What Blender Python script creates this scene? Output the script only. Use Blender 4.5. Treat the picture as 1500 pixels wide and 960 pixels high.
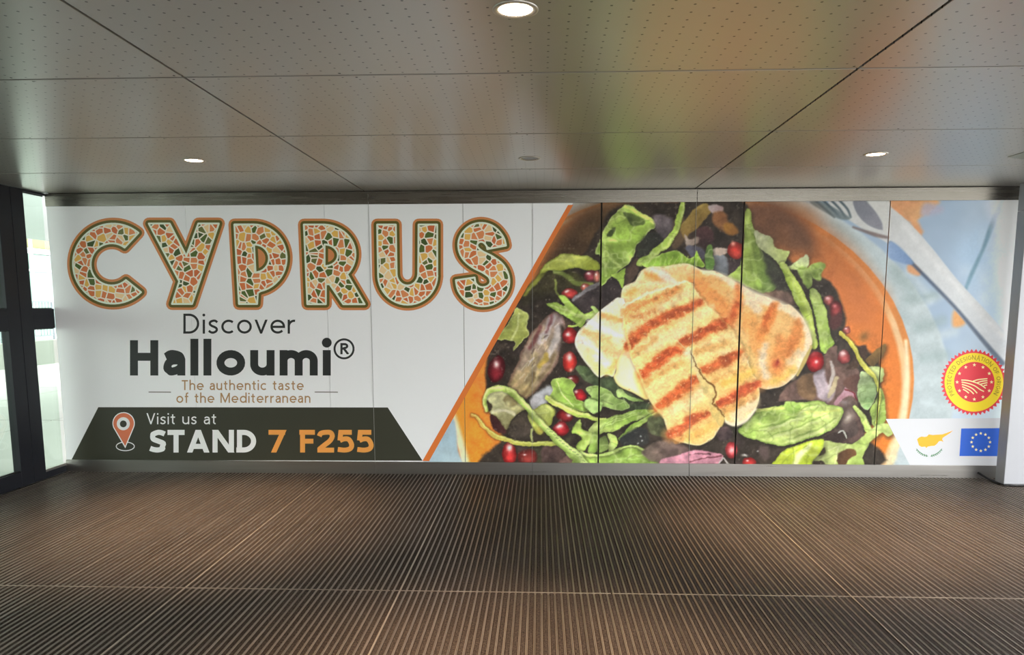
import bpy, bmesh, math, random
import numpy as np
from mathutils import Matrix, Vector
from mathutils.geometry import tessellate_polygon, delaunay_2d_cdt

for o in list(bpy.data.objects):
    bpy.data.objects.remove(o)
SC = bpy.context.scene
COL = SC.collection

# ------------------------------------------------------------------ camera
F_PX, CX, CY = 1090.0, 750.0, 584.6          # focal length and principal point in photo pixels (1500 x 960)
EYE = np.array([0.0, 0.0, 1.6])
YAW, PITCH, ROLL = -0.0381413, -0.1289497, 0.0016695


def cam_axes():
    cy, sy = math.cos(YAW), math.sin(YAW)
    cp, sp = math.cos(PITCH), math.sin(PITCH)
    cr, sr = math.cos(ROLL), math.sin(ROLL)
    fwd = np.array([sy * cp, cy * cp, sp])
    right = np.array([cy, -sy, 0.0])
    down = np.cross(fwd, right)
    return cr * right + sr * down, -sr * right + cr * down, fwd


RIGHT, DOWN, FWD = cam_axes()
cam_data = bpy.data.cameras.new('camera')
cam = bpy.data.objects.new('camera', cam_data)
COL.objects.link(cam)
cam_data.sensor_fit = 'HORIZONTAL'
cam_data.sensor_width = 36.0
cam_data.lens = 36.0 * F_PX / 1500.0
cam_data.shift_x = 0.0
cam_data.shift_y = (CY - 480.0) / 1500.0
cam_data.clip_start = 0.05
cam_data.clip_end = 200
m = Matrix.Identity(4)
for i in range(3):
    m[i][0] = RIGHT[i]
    m[i][1] = -DOWN[i]
    m[i][2] = -FWD[i]
    m[i][3] = EYE[i]
cam.matrix_world = m
SC.camera = cam

# ------------------------------------------------------------------ world, exposure
world = bpy.data.worlds.new('overcast_sky')
SC.world = world
world.use_nodes = True
bg = world.node_tree.nodes['Background']
bg.inputs['Color'].default_value = (0.97, 0.985, 1.0, 1)
bg.inputs['Strength'].default_value = 8.5
SC.view_settings.view_transform = 'Standard'
SC.view_settings.look = 'None'
SC.view_settings.gamma = 1.0
SC.view_settings.use_curve_mapping = False
SC.view_settings.exposure = 0.0

# ------------------------------------------------------------------ helpers
YW = 6.816                                    # face of the billboard
ZB, ZT = 0.1173, 2.478                        # billboard bottom and top edge
ZC = 2.5945                                   # ceiling
XG = -4.528                                   # glass wall plane


def hit(u, v, axis, val):
    d = RIGHT * ((u - CX) / F_PX) + DOWN * ((v - CY) / F_PX) + FWD
    return EYE + d * ((val - EYE[axis]) / d[axis])


def wallpt(u, v):
    p = hit(u, v, 1, YW)
    return (p[0], p[2])


def srgb(r, g, b, a=1.0):
    f = lambda c: (c / 255 / 12.92) if c <= 10 else ((c / 255 + 0.055) / 1.055) ** 2.4
    return (f(r), f(g), f(b), a)


def mat(name, col, rough=0.6, metal=0.0, spec=0.5, emit=None, estr=0.0):
    m_ = bpy.data.materials.new(name)
    m_.use_nodes = True
    b = m_.node_tree.nodes['Principled BSDF']
    b.inputs['Base Color'].default_value = (*col[:3], 1)
    b.inputs['Roughness'].default_value = rough
    b.inputs['Metallic'].default_value = metal
    b.inputs['Specular IOR Level'].default_value = spec
    if emit:
        b.inputs['Emission Color'].default_value = (*emit[:3], 1)
        b.inputs['Emission Strength'].default_value = estr
    return m_


def noisy(m_, scale, amt, c2=None, detail=4, rough=None, stretch=None, bump=0.0):
    """vary the base colour (and roughness) of a principled material with noise"""
    nt = m_.node_tree
    b = nt.nodes['Principled BSDF']
    tc = nt.nodes.new('ShaderNodeTexCoord')
    mp = nt.nodes.new('ShaderNodeMapping')
    if stretch:
        mp.inputs['Scale'].default_value = stretch
    nz = nt.nodes.new('ShaderNodeTexNoise')
    nz.inputs['Scale'].default_value = scale
    nz.inputs['Detail'].default_value = detail
    nt.links.new(tc.outputs['Object'], mp.inputs['Vector'])
    nt.links.new(mp.outputs['Vector'], nz.inputs['Vector'])
    mx = nt.nodes.new('ShaderNodeMix')
    mx.data_type = 'RGBA'
    c = b.inputs['Base Color'].default_value
    mx.inputs['A'].default_value = (c[0] * (1 - amt), c[1] * (1 - amt), c[2] * (1 - amt), 1)
    k = c2 if c2 else (min(1, c[0] * (1 + amt)), min(1, c[1] * (1 + amt)), min(1, c[2] * (1 + amt)))
    mx.inputs['B'].default_value = (*k[:3], 1)
    nt.links.new(nz.outputs['Fac'], mx.inputs['Factor'])
    nt.links.new(mx.outputs['Result'], b.inputs['Base Color'])
    if rough:
        mr = nt.nodes.new('ShaderNodeMapRange')
        mr.inputs['To Min'].default_value = rough[0]
        mr.inputs['To Max'].default_value = rough[1]
        nt.links.new(nz.outputs['Fac'], mr.inputs['Value'])
        nt.links.new(mr.outputs['Result'], b.inputs['Roughness'])
    if bump:
        bp = nt.nodes.new('ShaderNodeBump')
        bp.inputs['Strength'].default_value = bump
        bp.inputs['Distance'].default_value = 0.01
        nt.links.new(nz.outputs['Fac'], bp.inputs['Height'])
        nt.links.new(bp.outputs['Normal'], b.inputs['Normal'])
    return m_


def link(name, me, parent=None, loc=(0, 0, 0)):
    o = bpy.data.objects.new(name, me)
    COL.objects.link(o)
    o.location = loc
    if parent is not None:
        o.parent = parent
    return o


def tag(o, label=None, cat=None, group=None, kind=None):
    if label:
        o['label'] = label
    if cat:
        o['category'] = cat
    if group:
        o['group'] = group
    if kind:
        o['kind'] = kind
    return o


class MB:
    """collects faces, builds one mesh object"""

    def __init__(s):
        s.v, s.f = [], []

    def add(s, verts, faces):
        n = len(s.v)
        s.v += [tuple(p) for p in verts]
        s.f += [tuple(i + n for i in f) for f in faces]

    def box(s, x0, x1, y0, y1, z0, z1):
        s.add([(x0, y0, z0), (x1, y0, z0), (x1, y1, z0), (x0, y1, z0), (x0, y0, z1), (x1, y0, z1), (x1, y1, z1), (x0, y1, z1)],
              [(0, 3, 2, 1), (4, 5, 6, 7), (0, 1, 5, 4), (1, 2, 6, 5), (2, 3, 7, 6), (3, 0, 4, 7)])

    def tube(s, pts, r, n=8):
        rings = []
        for i, p in enumerate(pts):
            a = Vector(pts[max(i - 1, 0)])
            b = Vector(pts[min(i + 1, len(pts) - 1)])
            d = (b - a).normalized()
            u = d.orthogonal().normalized()
            w = d.cross(u)
            rings.append([tuple(Vector(p) + r * (math.cos(2 * math.pi * k / n) * u + math.sin(2 * math.pi * k / n) * w)) for k in range(n)])
        vs = [q for g in rings for q in g]
        fs = []
        for i in range(len(rings) - 1):
            for k in range(n):
                fs.append((i * n + k, i * n + (k + 1) % n, (i + 1) * n + (k + 1) % n, (i + 1) * n + k))
        fs.append(tuple(range(n))[::-1])
        fs.append(tuple((len(rings) - 1) * n + k for k in range(n)))
        s.add(vs, fs)

    def lathe(s, prof, n=40, c=(0, 0, 0)):
        vs = []
        for (r, z) in prof:
            vs += [(c[0] + r * math.cos(2 * math.pi * k / n), c[1] + r * math.sin(2 * math.pi * k / n), c[2] + z) for k in range(n)]
        fs = []
        for i in range(len(prof) - 1):
            for k in range(n):
                fs.append((i * n + k, i * n + (k + 1) % n, (i + 1) * n + (k + 1) % n, (i + 1) * n + k))
        s.add(vs, fs)

    def mesh(s, name, m_, bevel=0.0, smooth=False):
        me = bpy.data.meshes.new(name)
        me.from_pydata(s.v, [], s.f)
        if bevel:
            bm = bmesh.new()
            bm.from_mesh(me)
            bmesh.ops.bevel(bm, geom=list(bm.edges), offset=bevel, segments=2, affect='EDGES', profile=0.5)
            bm.to_mesh(me)
            bm.free()
        if m_:
            me.materials.append(m_)
        if smooth:
            for p in me.polygons:
                p.use_smooth = True
        me.update()
        return me

    def obj(s, name, m_, parent=None, bevel=0.0, smooth=False, loc=(0, 0, 0)):
        return link(name, s.mesh(name, m_, bevel, smooth), parent, loc)


def boxobj(name, b, m_, parent=None, bevel=0.0):
    q = MB()
    q.box(*b)
    return q.obj(name, m_, parent, bevel)


def empty(name, loc=(0, 0, 0)):
    o = bpy.data.objects.new(name, None)
    COL.objects.link(o)
    o.location = loc
    o.empty_display_size = 0.1
    return o


# ------------------------------------------------------------------ materials
M = {}
M['white_wall'] = noisy(mat('wall_paint', (0.42, 0.42, 0.41), 0.7), 6, 0.06)
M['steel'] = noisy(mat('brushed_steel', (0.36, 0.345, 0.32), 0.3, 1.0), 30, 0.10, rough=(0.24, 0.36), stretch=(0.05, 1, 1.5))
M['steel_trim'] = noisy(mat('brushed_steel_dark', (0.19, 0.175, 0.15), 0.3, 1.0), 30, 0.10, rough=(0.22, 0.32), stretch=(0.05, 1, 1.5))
M['dark_gap'] = mat('shadow_gap', (0.015, 0.014, 0.013), 0.9)
M['frame'] = noisy(mat('black_frame_paint', (0.010, 0.011, 0.015), 0.45, 0, 0.25), 9, 0.25)
M['gasket'] = mat('rubber_gasket', (0.006, 0.006, 0.006), 0.6)
M['column'] = noisy(mat('grey_cladding', (0.35, 0.355, 0.375), 0.35), 3, 0.04)
M['column_shaded_side'] = mat('shaded_cladding_side', (0.30, 0.26, 0.245), 0.4)  # left face of the column with its shade put into the colour; unassigned
M['concrete'] = noisy(mat('pale_concrete', (0.27, 0.275, 0.25), 0.9), 1.2, 0.10)
M['parapet'] = noisy(mat('parapet_render', (0.20, 0.205, 0.18), 0.9), 2, 0.08)
M['rail_metal'] = mat('railing_metal', (0.20, 0.23, 0.24), 0.5, 0.3)
M['ochre'] = noisy(mat('ochre_render', (0.22, 0.20, 0.10), 0.9), 1.5, 0.08)
M['facade_white'] = mat('white_facade_frame', (0.42, 0.44, 0.43), 0.6)
M['facade_glass'] = mat('pale_green_facade_glass', (0.16, 0.26, 0.22), 0.3, 0.0, 0.6)
M['lamp_ring'] = mat('downlight_ring', (0.50, 0.47, 0.43), 0.35, 0.7)
M['lamp_cone'] = mat('downlight_reflector', (0.75, 0.72, 0.66), 0.2, 0.9)
M['lamp_on'] = mat('downlight_lens_lit', (1, 1, 1), 0.5, emit=(1.0, 0.80, 0.55), estr=14.0)
M['lamp_off'] = mat('downlight_lens_off', (0.07, 0.07, 0.065), 0.3)
M['grille'] = mat('vent_grille_paint', (0.33, 0.38, 0.35), 0.45)
M['cable'] = mat('black_rubber_cable', (0.01, 0.01, 0.01), 0.5)
M['pin'] = mat('fixing_pin', (0.05, 0.05, 0.05), 0.5)


def glass_material():
    m_ = bpy.data.materials.new('green_tinted_glazing')
    m_.use_nodes = True
    nt = m_.node_tree
    nt.nodes.clear()
    out = nt.nodes.new('ShaderNodeOutputMaterial')
    tr = nt.nodes.new('ShaderNodeBsdfTransparent')
    tr.inputs['Color'].default_value = (0.90, 0.97, 0.92, 1)
    gl = nt.nodes.new('ShaderNodeBsdfGlossy')
    gl.inputs['Roughness'].default_value = 0.02
    lw = nt.nodes.new('ShaderNodeLayerWeight')
    lw.inputs['Blend'].default_value = 0.5
    pw = nt.nodes.new('ShaderNodeMath')
    pw.operation = 'POWER'
    pw.inputs[1].default_value = 5.0
    nt.links.new(lw.outputs['Facing'], pw.inputs[0])
    mr = nt.nodes.new('ShaderNodeMapRange')
    mr.inputs['To Min'].default_value = 0.03
    mr.inputs['To Max'].default_value = 0.6
    nt.links.new(pw.outputs[0], mr.inputs['Value'])
    mx = nt.nodes.new('ShaderNodeMixShader')
    nt.links.new(mr.outputs[0], mx.inputs[0])
    nt.links.new(tr.outputs[0], mx.inputs[1])
    nt.links.new(gl.outputs[0], mx.inputs[2])
    nt.links.new(mx.outputs[0], out.inputs['Surface'])
    return m_


M['glass'] = glass_material()


def math_node(nt, op, a, b=None, c=None):
    n = nt.nodes.new('ShaderNodeMath')
    n.operation = op
    for i, x in enumerate((a, b, c)):
        if x is None:
            continue
        if isinstance(x, (int, float)):
            n.inputs[i].default_value = x
        else:
            nt.links.new(x, n.inputs[i])
    return n.outputs[0]


def ceiling_material():
    """satin metal sheet with a staggered grid of small drilled holes"""
    m_ = mat('perforated_ceiling_metal', (0.42, 0.405, 0.375), 0.3, 0.6)
    nt = m_.node_tree
    b = nt.nodes['Principled BSDF']
    tc = nt.nodes.new('ShaderNodeTexCoord')
    sp = nt.nodes.new('ShaderNodeSeparateXYZ')
    nt.links.new(tc.outputs['Object'], sp.inputs[0])
    s = 0.07
    xs = math_node(nt, 'DIVIDE', sp.outputs['X'], s)
    ys = math_node(nt, 'DIVIDE', sp.outputs['Y'], s)
    xs5 = math_node(nt, 'ADD', xs, 0.5)
    cell = math_node(nt, 'FLOOR', xs5)
    par = math_node(nt, 'MULTIPLY', math_node(nt, 'FLOORED_MODULO', cell, 2.0), 0.5)
    fx = math_node(nt, 'SUBTRACT', math_node(nt, 'FRACT', xs5), 0.5)
    fy = math_node(nt, 'SUBTRACT', math_node(nt, 'FRACT', math_node(nt, 'ADD', ys, par)), 0.5)
    d = math_node(nt, 'SQRT', math_node(nt, 'ADD', math_node(nt, 'MULTIPLY', fx, fx), math_node(nt, 'MULTIPLY', fy, fy)))
    hole = math_node(nt, 'LESS_THAN', d, 0.074)
    nz = nt.nodes.new('ShaderNodeTexNoise')
    nz.inputs['Scale'].default_value = 1.1
    nz.inputs['Detail'].default_value = 3
    nt.links.new(tc.outputs['Object'], nz.inputs['Vector'])
    mr = nt.nodes.new('ShaderNodeMapRange')
    mr.inputs['To Min'].default_value = 0.27
    mr.inputs['To Max'].default_value = 0.30
    nt.links.new(nz.outputs['Fac'], mr.inputs['Value'])
    nt.links.new(mr.outputs['Result'], b.inputs['Roughness'])
    mx = nt.nodes.new('ShaderNodeMix')
    mx.data_type = 'RGBA'
    mx.inputs['A'].default_value = (0.42, 0.405, 0.375, 1)
    mx.inputs['B'].default_value = (0.03, 0.028, 0.025, 1)
    nt.links.new(hole, mx.inputs['Factor'])
    nt.links.new(mx.outputs['Result'], b.inputs['Base Color'])
    nt.links.new(math_node(nt, 'MULTIPLY', math_node(nt, 'SUBTRACT', 1.0, hole), 0.6), b.inputs['Metallic'])
    return m_


M['ceiling'] = ceiling_material()


def carpet_material():
    m_ = mat('brown_carpet_pile', (0.050, 0.035, 0.027), 0.95, 0, 0.1)
    nt = m_.node_tree
    b = nt.nodes['Principled BSDF']
    tc = nt.nodes.new('ShaderNodeTexCoord')
    gm = nt.nodes.new('ShaderNodeNewGeometry')
    n1 = nt.nodes.new('ShaderNodeTexNoise')
    n1.inputs['Scale'].default_value = 110
    n1.inputs['Detail'].default_value = 2
    n2 = nt.nodes.new('ShaderNodeTexNoise')
    n2.inputs['Scale'].default_value = 1.6
    n2.inputs['Detail'].default_value = 4
    nt.links.new(gm.outputs['Position'], n1.inputs['Vector'])
    nt.links.new(gm.outputs['Position'], n2.inputs['Vector'])
    r1 = nt.nodes.new('ShaderNodeValToRGB')
    r1.color_ramp.elements[0].position = 0.32
    r1.color_ramp.elements[0].color = (0.016, 0.012, 0.0095, 1)
    r1.color_ramp.elements[1].position = 0.75
    r1.color_ramp.elements[1].color = (0.105, 0.081, 0.067, 1)
    nt.links.new(n1.outputs['Fac'], r1.inputs['Fac'])
    mr = nt.nodes.new('ShaderNodeMapRange')
    mr.inputs['From Min'].default_value = 0.3
    mr.inputs['From Max'].default_value = 0.7
    mr.inputs['To Min'].default_value = 0.75
    mr.inputs['To Max'].default_value = 1.2
    nt.links.new(n2.outputs['Fac'], mr.inputs['Value'])
    mx = nt.nodes.new('ShaderNodeMix')
    mx.data_type = 'RGBA'
    mx.blend_type = 'MULTIPLY'
    mx.inputs['Factor'].default_value = 1
    nt.links.new(r1.outputs['Color'], mx.inputs['A'])
    nt.links.new(mr.outputs['Result'], mx.inputs['B'])
    nt.links.new(mx.outputs['Result'], b.inputs['Base Color'])
    return m_


M['carpet'] = carpet_material()
M['mat_rail'] = noisy(mat('worn_aluminium_rail', (0.29, 0.245, 0.205), 0.38, 0.5), 1.0, 0.7, rough=(0.3, 0.5), stretch=(31, 0.5, 1))
M['mat_bar'] = noisy(mat('mat_joint_bar', (0.50, 0.42, 0.34), 0.4, 0.6), 3, 0.4)


# print inks on the billboard
def ink(name, r, g, b, rough=0.45):
    return mat(name, srgb(r, g, b)[:3], rough, 0, 0.3)


M['vinyl_white'] = ink('vinyl_white', 232, 232, 231)
M['ink_black'] = ink('ink_charcoal', 44, 46, 44)
M['ink_banner'] = ink('ink_dark_olive', 58, 58, 46)
M['ink_gold'] = ink('ink_dull_gold', 176, 138, 96)
M['ink_orange'] = ink('ink_orange', 226, 122, 54)
M['ink_stand'] = ink('ink_amber', 236, 160, 78)
M['ink_text_white'] = ink('ink_white', 240, 240, 238)
M['ink_pin'] = ink('ink_terracotta', 222, 122, 84)
M['ink_letter_orange'] = ink('ink_letter_orange', 212, 136, 82)
M['ink_letter_olive'] = ink('ink_letter_olive', 98, 92, 34)
M['ink_letter_cream'] = ink('ink_letter_cream', 232, 240, 218)
M['ink_grey_line'] = ink('ink_grey_line', 120, 116, 110)
M['ink_red'] = ink('ink_seal_red', 228, 62, 74)
M['ink_yellow'] = ink('ink_seal_yellow', 250, 222, 44)
M['ink_seal_text'] = ink('ink_seal_text', 176, 150, 40)
M['ink_blue'] = ink('ink_flag_blue', 44, 96, 200)
M['ink_star'] = ink('ink_star_cream', 250, 240, 180)
M['ink_map'] = ink('ink_map_amber', 240, 178, 48)
M['ink_leaf'] = ink('ink_branch_green', 96, 140, 104)
M['vinyl_edge'] = ink('vinyl_overlap', 150, 150, 146)
M['label_white'] = ink('label_white', 210, 211, 214)
M['dark_backing'] = noisy(mat('dark_backing_finish', (0.10, 0.085, 0.07), 0.7), 3, 0.1)  # kept dark to deepen the panel gaps and dim what the trims reflect


def mosaic_material():
    m_ = mat('mosaic_print', (0.6, 0.3, 0.1), 0.45, 0, 0.3)
    nt = m_.node_tree
    b = nt.nodes['Principled BSDF']
    gm = nt.nodes.new('ShaderNodeNewGeometry')
    mp = nt.nodes.new('ShaderNodeMapping')
    nt.links.new(gm.outputs['Position'], mp.inputs['Vector'])
    mp.inputs['Scale'].default_value = (1, 0, 1)
    wob = nt.nodes.new('ShaderNodeTexNoise')
    wob.inputs['Scale'].default_value = 5
    nt.links.new(mp.outputs['Vector'], wob.inputs['Vector'])
    v1 = nt.nodes.new('ShaderNodeTexVoronoi')
    v1.voronoi_dimensions = '2D'
    v2 = nt.nodes.new('ShaderNodeTexVoronoi')
    v2.voronoi_dimensions = '2D'
    v2.feature = 'DISTANCE_TO_EDGE'
    sx = nt.nodes.new('ShaderNodeSeparateXYZ')
    nt.links.new(mp.outputs['Vector'], sx.inputs[0])
    cb = nt.nodes.new('ShaderNodeCombineXYZ')
    nt.links.new(sx.outputs['X'], cb.inputs['X'])
    nt.links.new(sx.outputs['Z'], cb.inputs['Y'])
    for v in (v1, v2):
        v.inputs['Scale'].default_value = 17.5
        v.inputs['Randomness'].default_value = 1.0
        nt.links.new(cb.outputs[0], v.inputs['Vector'])
    sc = nt.nodes.new('ShaderNodeSeparateColor')
    nt.links.new(v1.outputs['Color'], sc.inputs[0])
    rp = nt.nodes.new('ShaderNodeValToRGB')
    rp.color_ramp.interpolation = 'CONSTANT'
    els = rp.color_ramp.elements
    cols = [(0.0, (222, 124, 70)), (0.24, (86, 104, 44)), (0.35, (230, 144, 90)), (0.50, (238, 188, 92)), (0.64, (214, 112, 64)), (0.76, (70, 88, 42)), (0.85, (244, 212, 158)), (0.94, (112, 116, 62))]
    els[0].color = srgb(*cols[0][1])
    els[1].position = cols[1][0]
    els[1].color = srgb(*cols[1][1])
    for p, c in cols[2:]:
        e = els.new(p)
        e.color = srgb(*c)
    nt.links.new(sc.outputs['Red'], rp.inputs['Fac'])
    edge = math_node(nt, 'LESS_THAN', v2.outputs['Distance'], 0.10)
    mx = nt.nodes.new('ShaderNodeMix')
    mx.data_type = 'RGBA'
    mx.inputs['B'].default_value = srgb(244, 236, 216)
    nt.links.new(edge, mx.inputs['Factor'])
    nt.links.new(rp.outputs['Color'], mx.inputs['A'])
    nt.links.new(mx.outputs['Result'], b.inputs['Base Color'])
    return m_


M['mosaic'] = mosaic_material()


def print_material():
    m_ = mat('printed_food_photograph', (0.5, 0.5, 0.5), 0.45, 0, 0.16)
    nt = m_.node_tree
    at = nt.nodes.new('ShaderNodeAttribute')
    at.attribute_name = 'ink'
    nt.links.new(at.outputs['Color'], nt.nodes['Principled BSDF'].inputs['Base Color'])
    return m_


M['print'] = print_material()


WHITE_INK = 0.80
VINYL_WHITE = 0.87
LIGHT_X = [600, 700, 800, 900, 1000, 1100, 1200, 1350, 1450, 1500]
LIGHT_V = [0.59, 0.60, 0.62, 0.64, 0.72, 0.84, 0.92, 0.98, 0.78, 0.66]
# ------------------------------------------------------------------ back wall with steel trims
XR = 4.40                                      # billboard right end (behind the column)
wall_back = tag(boxobj('wall_back', (XG, 5.4, YW + 0.05, YW + 0.27, -0.15, ZC + 0.25), M['dark_backing']), kind='structure')

trim = tag(empty('trim_1', (0, YW, ZT)), kind='structure')
for a, b in ((XG + 0.004, -1.5505), (-1.5475, 1.3785), (1.3815, 4.32), (4.323, 5.4)):
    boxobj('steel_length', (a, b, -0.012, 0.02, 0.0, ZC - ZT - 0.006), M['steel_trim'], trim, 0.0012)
base = tag(empty('baseboard_back', (0, YW, 0)), kind='structure')
for a, b in ((XG + 0.004, -1.5505), (-1.5475, -0.0715), (-0.0685, 1.3785), (1.3815, 4.32), (4.323, 5.4)):
    boxobj('steel_length', (a, b, -0.012, 0.02, 0.0, ZB), M['steel'], base, 0.0012)

# ------------------------------------------------------------------ ceiling of perforated panels
ceiling = tag(boxobj('ceiling', (XG - 0.1, 5.6, -1.2, YW + 0.02, ZC + 0.045, ZC + 0.2), M['dark_gap']), kind='structure')
xj = [XG + 0.002, -1.587, 1.361, 4.309, 5.6]
yj = [-1.2] + [3.406 - 1.183 * k for k in range(3, 0, -1)] + [3.406, 4.587, 5.773, YW - 0.004]
for i in range(len(xj) - 1):
    for j in range(len(yj) - 1):
        x0, x1, y0, y1 = xj[i] + 0.006, xj[i + 1] - 0.006, yj[j] + 0.0075, yj[j + 1] - 0.0075
        cx_, cy_ = (x0 + x1) / 2, (y0 + y1) / 2
        q = MB()
        q.box(x0 - cx_, x1 - cx_, y0 - cy_, y1 - cy_, 0.0, 0.035)
        q.obj('ceiling_panel', M['ceiling'], ceiling, 0.0015, loc=(cx_, cy_, ZC))
pin = MB()
pin.lathe([(0.0, -0.001), (0.005, -0.001), (0.006, 0.0), (0.006, 0.002)], 8)
pin_me = pin.mesh('fixing_pin', M['pin'])
for j, yy in enumerate((3.406, 4.587, 5.773)):
    for i in range(-6, 7):
        xx = -0.113 + i * 0.737
        if XG + 0.1 < xx < 4.2:
            link('fixing_pin', pin_me, ceiling, (xx - 0.03, yy - 0.03, ZC))
            link('fixing_pin', pin_me, ceiling, (xx + 0.03, yy + 0.03, ZC))

# ------------------------------------------------------------------ floor: entrance matting, carpet strips between aluminium rails
floor = tag(boxobj('floor', (XG - 0.06, 5.6, -1.2, YW + 0.02, -0.18, -0.016), M['dark_gap']), kind='structure')
PITCH_M, RAIL = 0.036, 0.0105
Y_SEAM = 3.962
x0f = XG + 0.004
nstrip = int((5.56 - x0f) / PITCH_M)


def strip_box(q, x, ya, yb):
    a, b = x + RAIL / 2, x + PITCH_M - RAIL / 2
    q.add([(a, ya, -0.016), (b, ya, -0.016), (b, yb, -0.016), (a, yb, -0.016), (a, ya, -0.002), (b, ya, -0.002), (b, yb, -0.002), (a, yb, -0.002),
           (a + 0.006, ya, 0.001), (b - 0.006, ya, 0.001), (b - 0.006, yb, 0.001), (a + 0.006, yb, 0.001)],
          [(0, 1, 5, 9, 8, 4), (3, 7, 11, 10, 6, 2), (0, 4, 7, 3), (1, 2, 6, 5), (4, 8, 11, 7), (8, 9, 10, 11), (9, 5, 6, 10)])


one = MB()
strip_box(one, 0.0, -1.2, Y_SEAM - 0.004)
one_me = one.mesh('carpet_strip', M['carpet'])
far, rest = MB(), MB()
for i in range(nstrip):
    x = x0f + i * PITCH_M
    if -3.15 < x < 2.95:
        link('carpet_strip', one_me, floor, (x, 0, 0))
    else:
        strip_box(rest, x, -1.2, Y_SEAM - 0.004)
    strip_box(far, x, Y_SEAM + 0.004, YW - 0.014)
tag(far.obj('carpet_strips', M['carpet'], floor), kind='stuff')
tag(rest.obj('carpet_strips', M['carpet'], floor), kind='stuff')
rails, bright = MB(), MB()
rr = random.Random(4)
for i in range(nstrip + 1):
    for (ya, yb) in ((-1.2, Y_SEAM - 0.004), (Y_SEAM + 0.004, YW - 0.014)):
        x = x0f + i * PITCH_M
        q = rails
        for dx in (-0.0032, 0.0032):
            h = 0.0022 + rr.uniform(-0.0008, 0.0008)
            w = 0.0017
            q.add([(x + dx - w, ya, -0.016), (x + dx + w, ya, -0.016), (x + dx + w, yb, -0.016), (x + dx - w, yb, -0.016),
                   (x + dx - w, ya, h), (x + dx + w, ya, h), (x + dx + w, yb, h), (x + dx - w, yb, h)],
                  [(4, 5, 6, 7), (0, 1, 5, 4), (2, 3, 7, 6), (3, 0, 4, 7), (1, 2, 6, 5)])
tag(rails.obj('mat_rails', M['mat_rail'], floor), kind='stuff')
for xs in (-0.771, -2.007, 1.70):
    for (ya, yb) in ((-1.2, Y_SEAM - 0.004), (Y_SEAM + 0.004, YW - 0.014)):
        xi = x0f + round((xs - x0f) / PITCH_M) * PITCH_M
        boxobj('mat_joint_bar', (xi - 0.003, xi + 0.003, ya, yb, -0.01, 0.0042), M['mat_bar'], floor)
for a in np.arange(XG + 0.01, 5.5, 1.23):
    boxobj('mat_cross_bar', (a, min(a + 1.222, 5.59), Y_SEAM - 0.003, Y_SEAM + 0.003, -0.012, 0.003), M['mat_bar'], floor)

# ------------------------------------------------------------------ glass wall on the left: fixed light, door leaves, more bays behind
FT = 0.07                                      # frame thickness, outwards from XG


def leaf(name, y0, y1, stile0, stile1, bottom, sill=0.0, mid=(1.37, 1.55), top=0.06):
    """glazed leaf between y0 and y1, stiles inside"""
    e = tag(empty(name, (XG, (y0 + y1) / 2, 0)), kind='structure')
    c = (y0 + y1) / 2
    xa, xb = -FT, 0.0
    if stile0:
        boxobj('stile', (xa, xb, y0 - c, y0 + stile0 - c, 0.004, ZC - 0.004), M['frame'], e, 0.003)
    if stile1:
        boxobj('stile', (xa, xb, y1 - stile1 - c, y1 - c, 0.004, ZC - 0.004), M['frame'], e, 0.003)
    a, b = y0 + stile0 - c, y1 - stile1 - c
    boxobj('bottom_rail', (xa, xb, a, b, 0.004, bottom), M['frame'], e, 0.003)
    boxobj('middle_rail', (xa, xb, a, b, mid[0], mid[1]), M['frame'], e, 0.003)
    boxobj('top_rail', (xa, xb, a, b, ZC - top, ZC - 0.004), M['frame'], e, 0.003)
    for (z0, z1) in ((bottom, mid[0]), (mid[1], ZC - top)):
        g = boxobj('pane', (-0.042, -0.030, a, b, z0, z1), M['glass'], e)
        boxobj('gasket', (-0.028, -0.022, a, b, z0, z0 + 0.008), M['gasket'], g)
        boxobj('gasket', (-0.028, -0.022, a, b, z1 - 0.008, z1), M['gasket'], g)
    return e


w1 = leaf('window_1', 6.362, YW - 0.001, 0.158, 0.0, 0.062, top=0.022)
boxobj('sill_bead', (-0.03, 0.0, 0.158 - 0.227, 0.227, 0.062, 0.085), M['steel'], w1, 0.002)
leaf('door_1', 5.20, 6.355, 0.13, 0.155, 0.138)
leaf('door_2', 4.04, 5.195, 0.155, 0.13, 0.138)
leaf('window_2', 2.62, 4.035, 0.14, 0.14, 0.062, top=0.022)
leaf('window_3', 1.20, 2.615, 0.14, 0.14, 0.062, top=0.022)
leaf('window_4', -0.22, 1.195, 0.14, 0.14, 0.062, top=0.022)
tag(boxobj('trim_2', (XG - 0.01, XG + 0.012, -0.22, YW - 0.015, 0.0, 0.006), M['steel']), kind='structure')
tag(boxobj('wall_left', (XG - 0.2, XG, -1.2, -0.225, 0.0, ZC), M['white_wall']), kind='structure')
tag(boxobj('wall_light_block', (-8.0, 1.4, -4.3, -4.0, -0.05, 4.2), M['dark_backing']), kind='structure')  # unseen blocker, added to darken the billboard's left end and the trim reflections
tag(boxobj('added_canopy', (-9.6, XG - 0.2, -6.0, 30.0, 2.80, 3.05), M['facade_white']), kind='structure')  # overhang added to dim the terrace and left side; underside shows pale
tag(boxobj('trim_3', (XG - 0.2, XG, -1.2, YW + 0.25, ZC + 0.001, 3.05), M['facade_white']), kind='structure')

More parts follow.
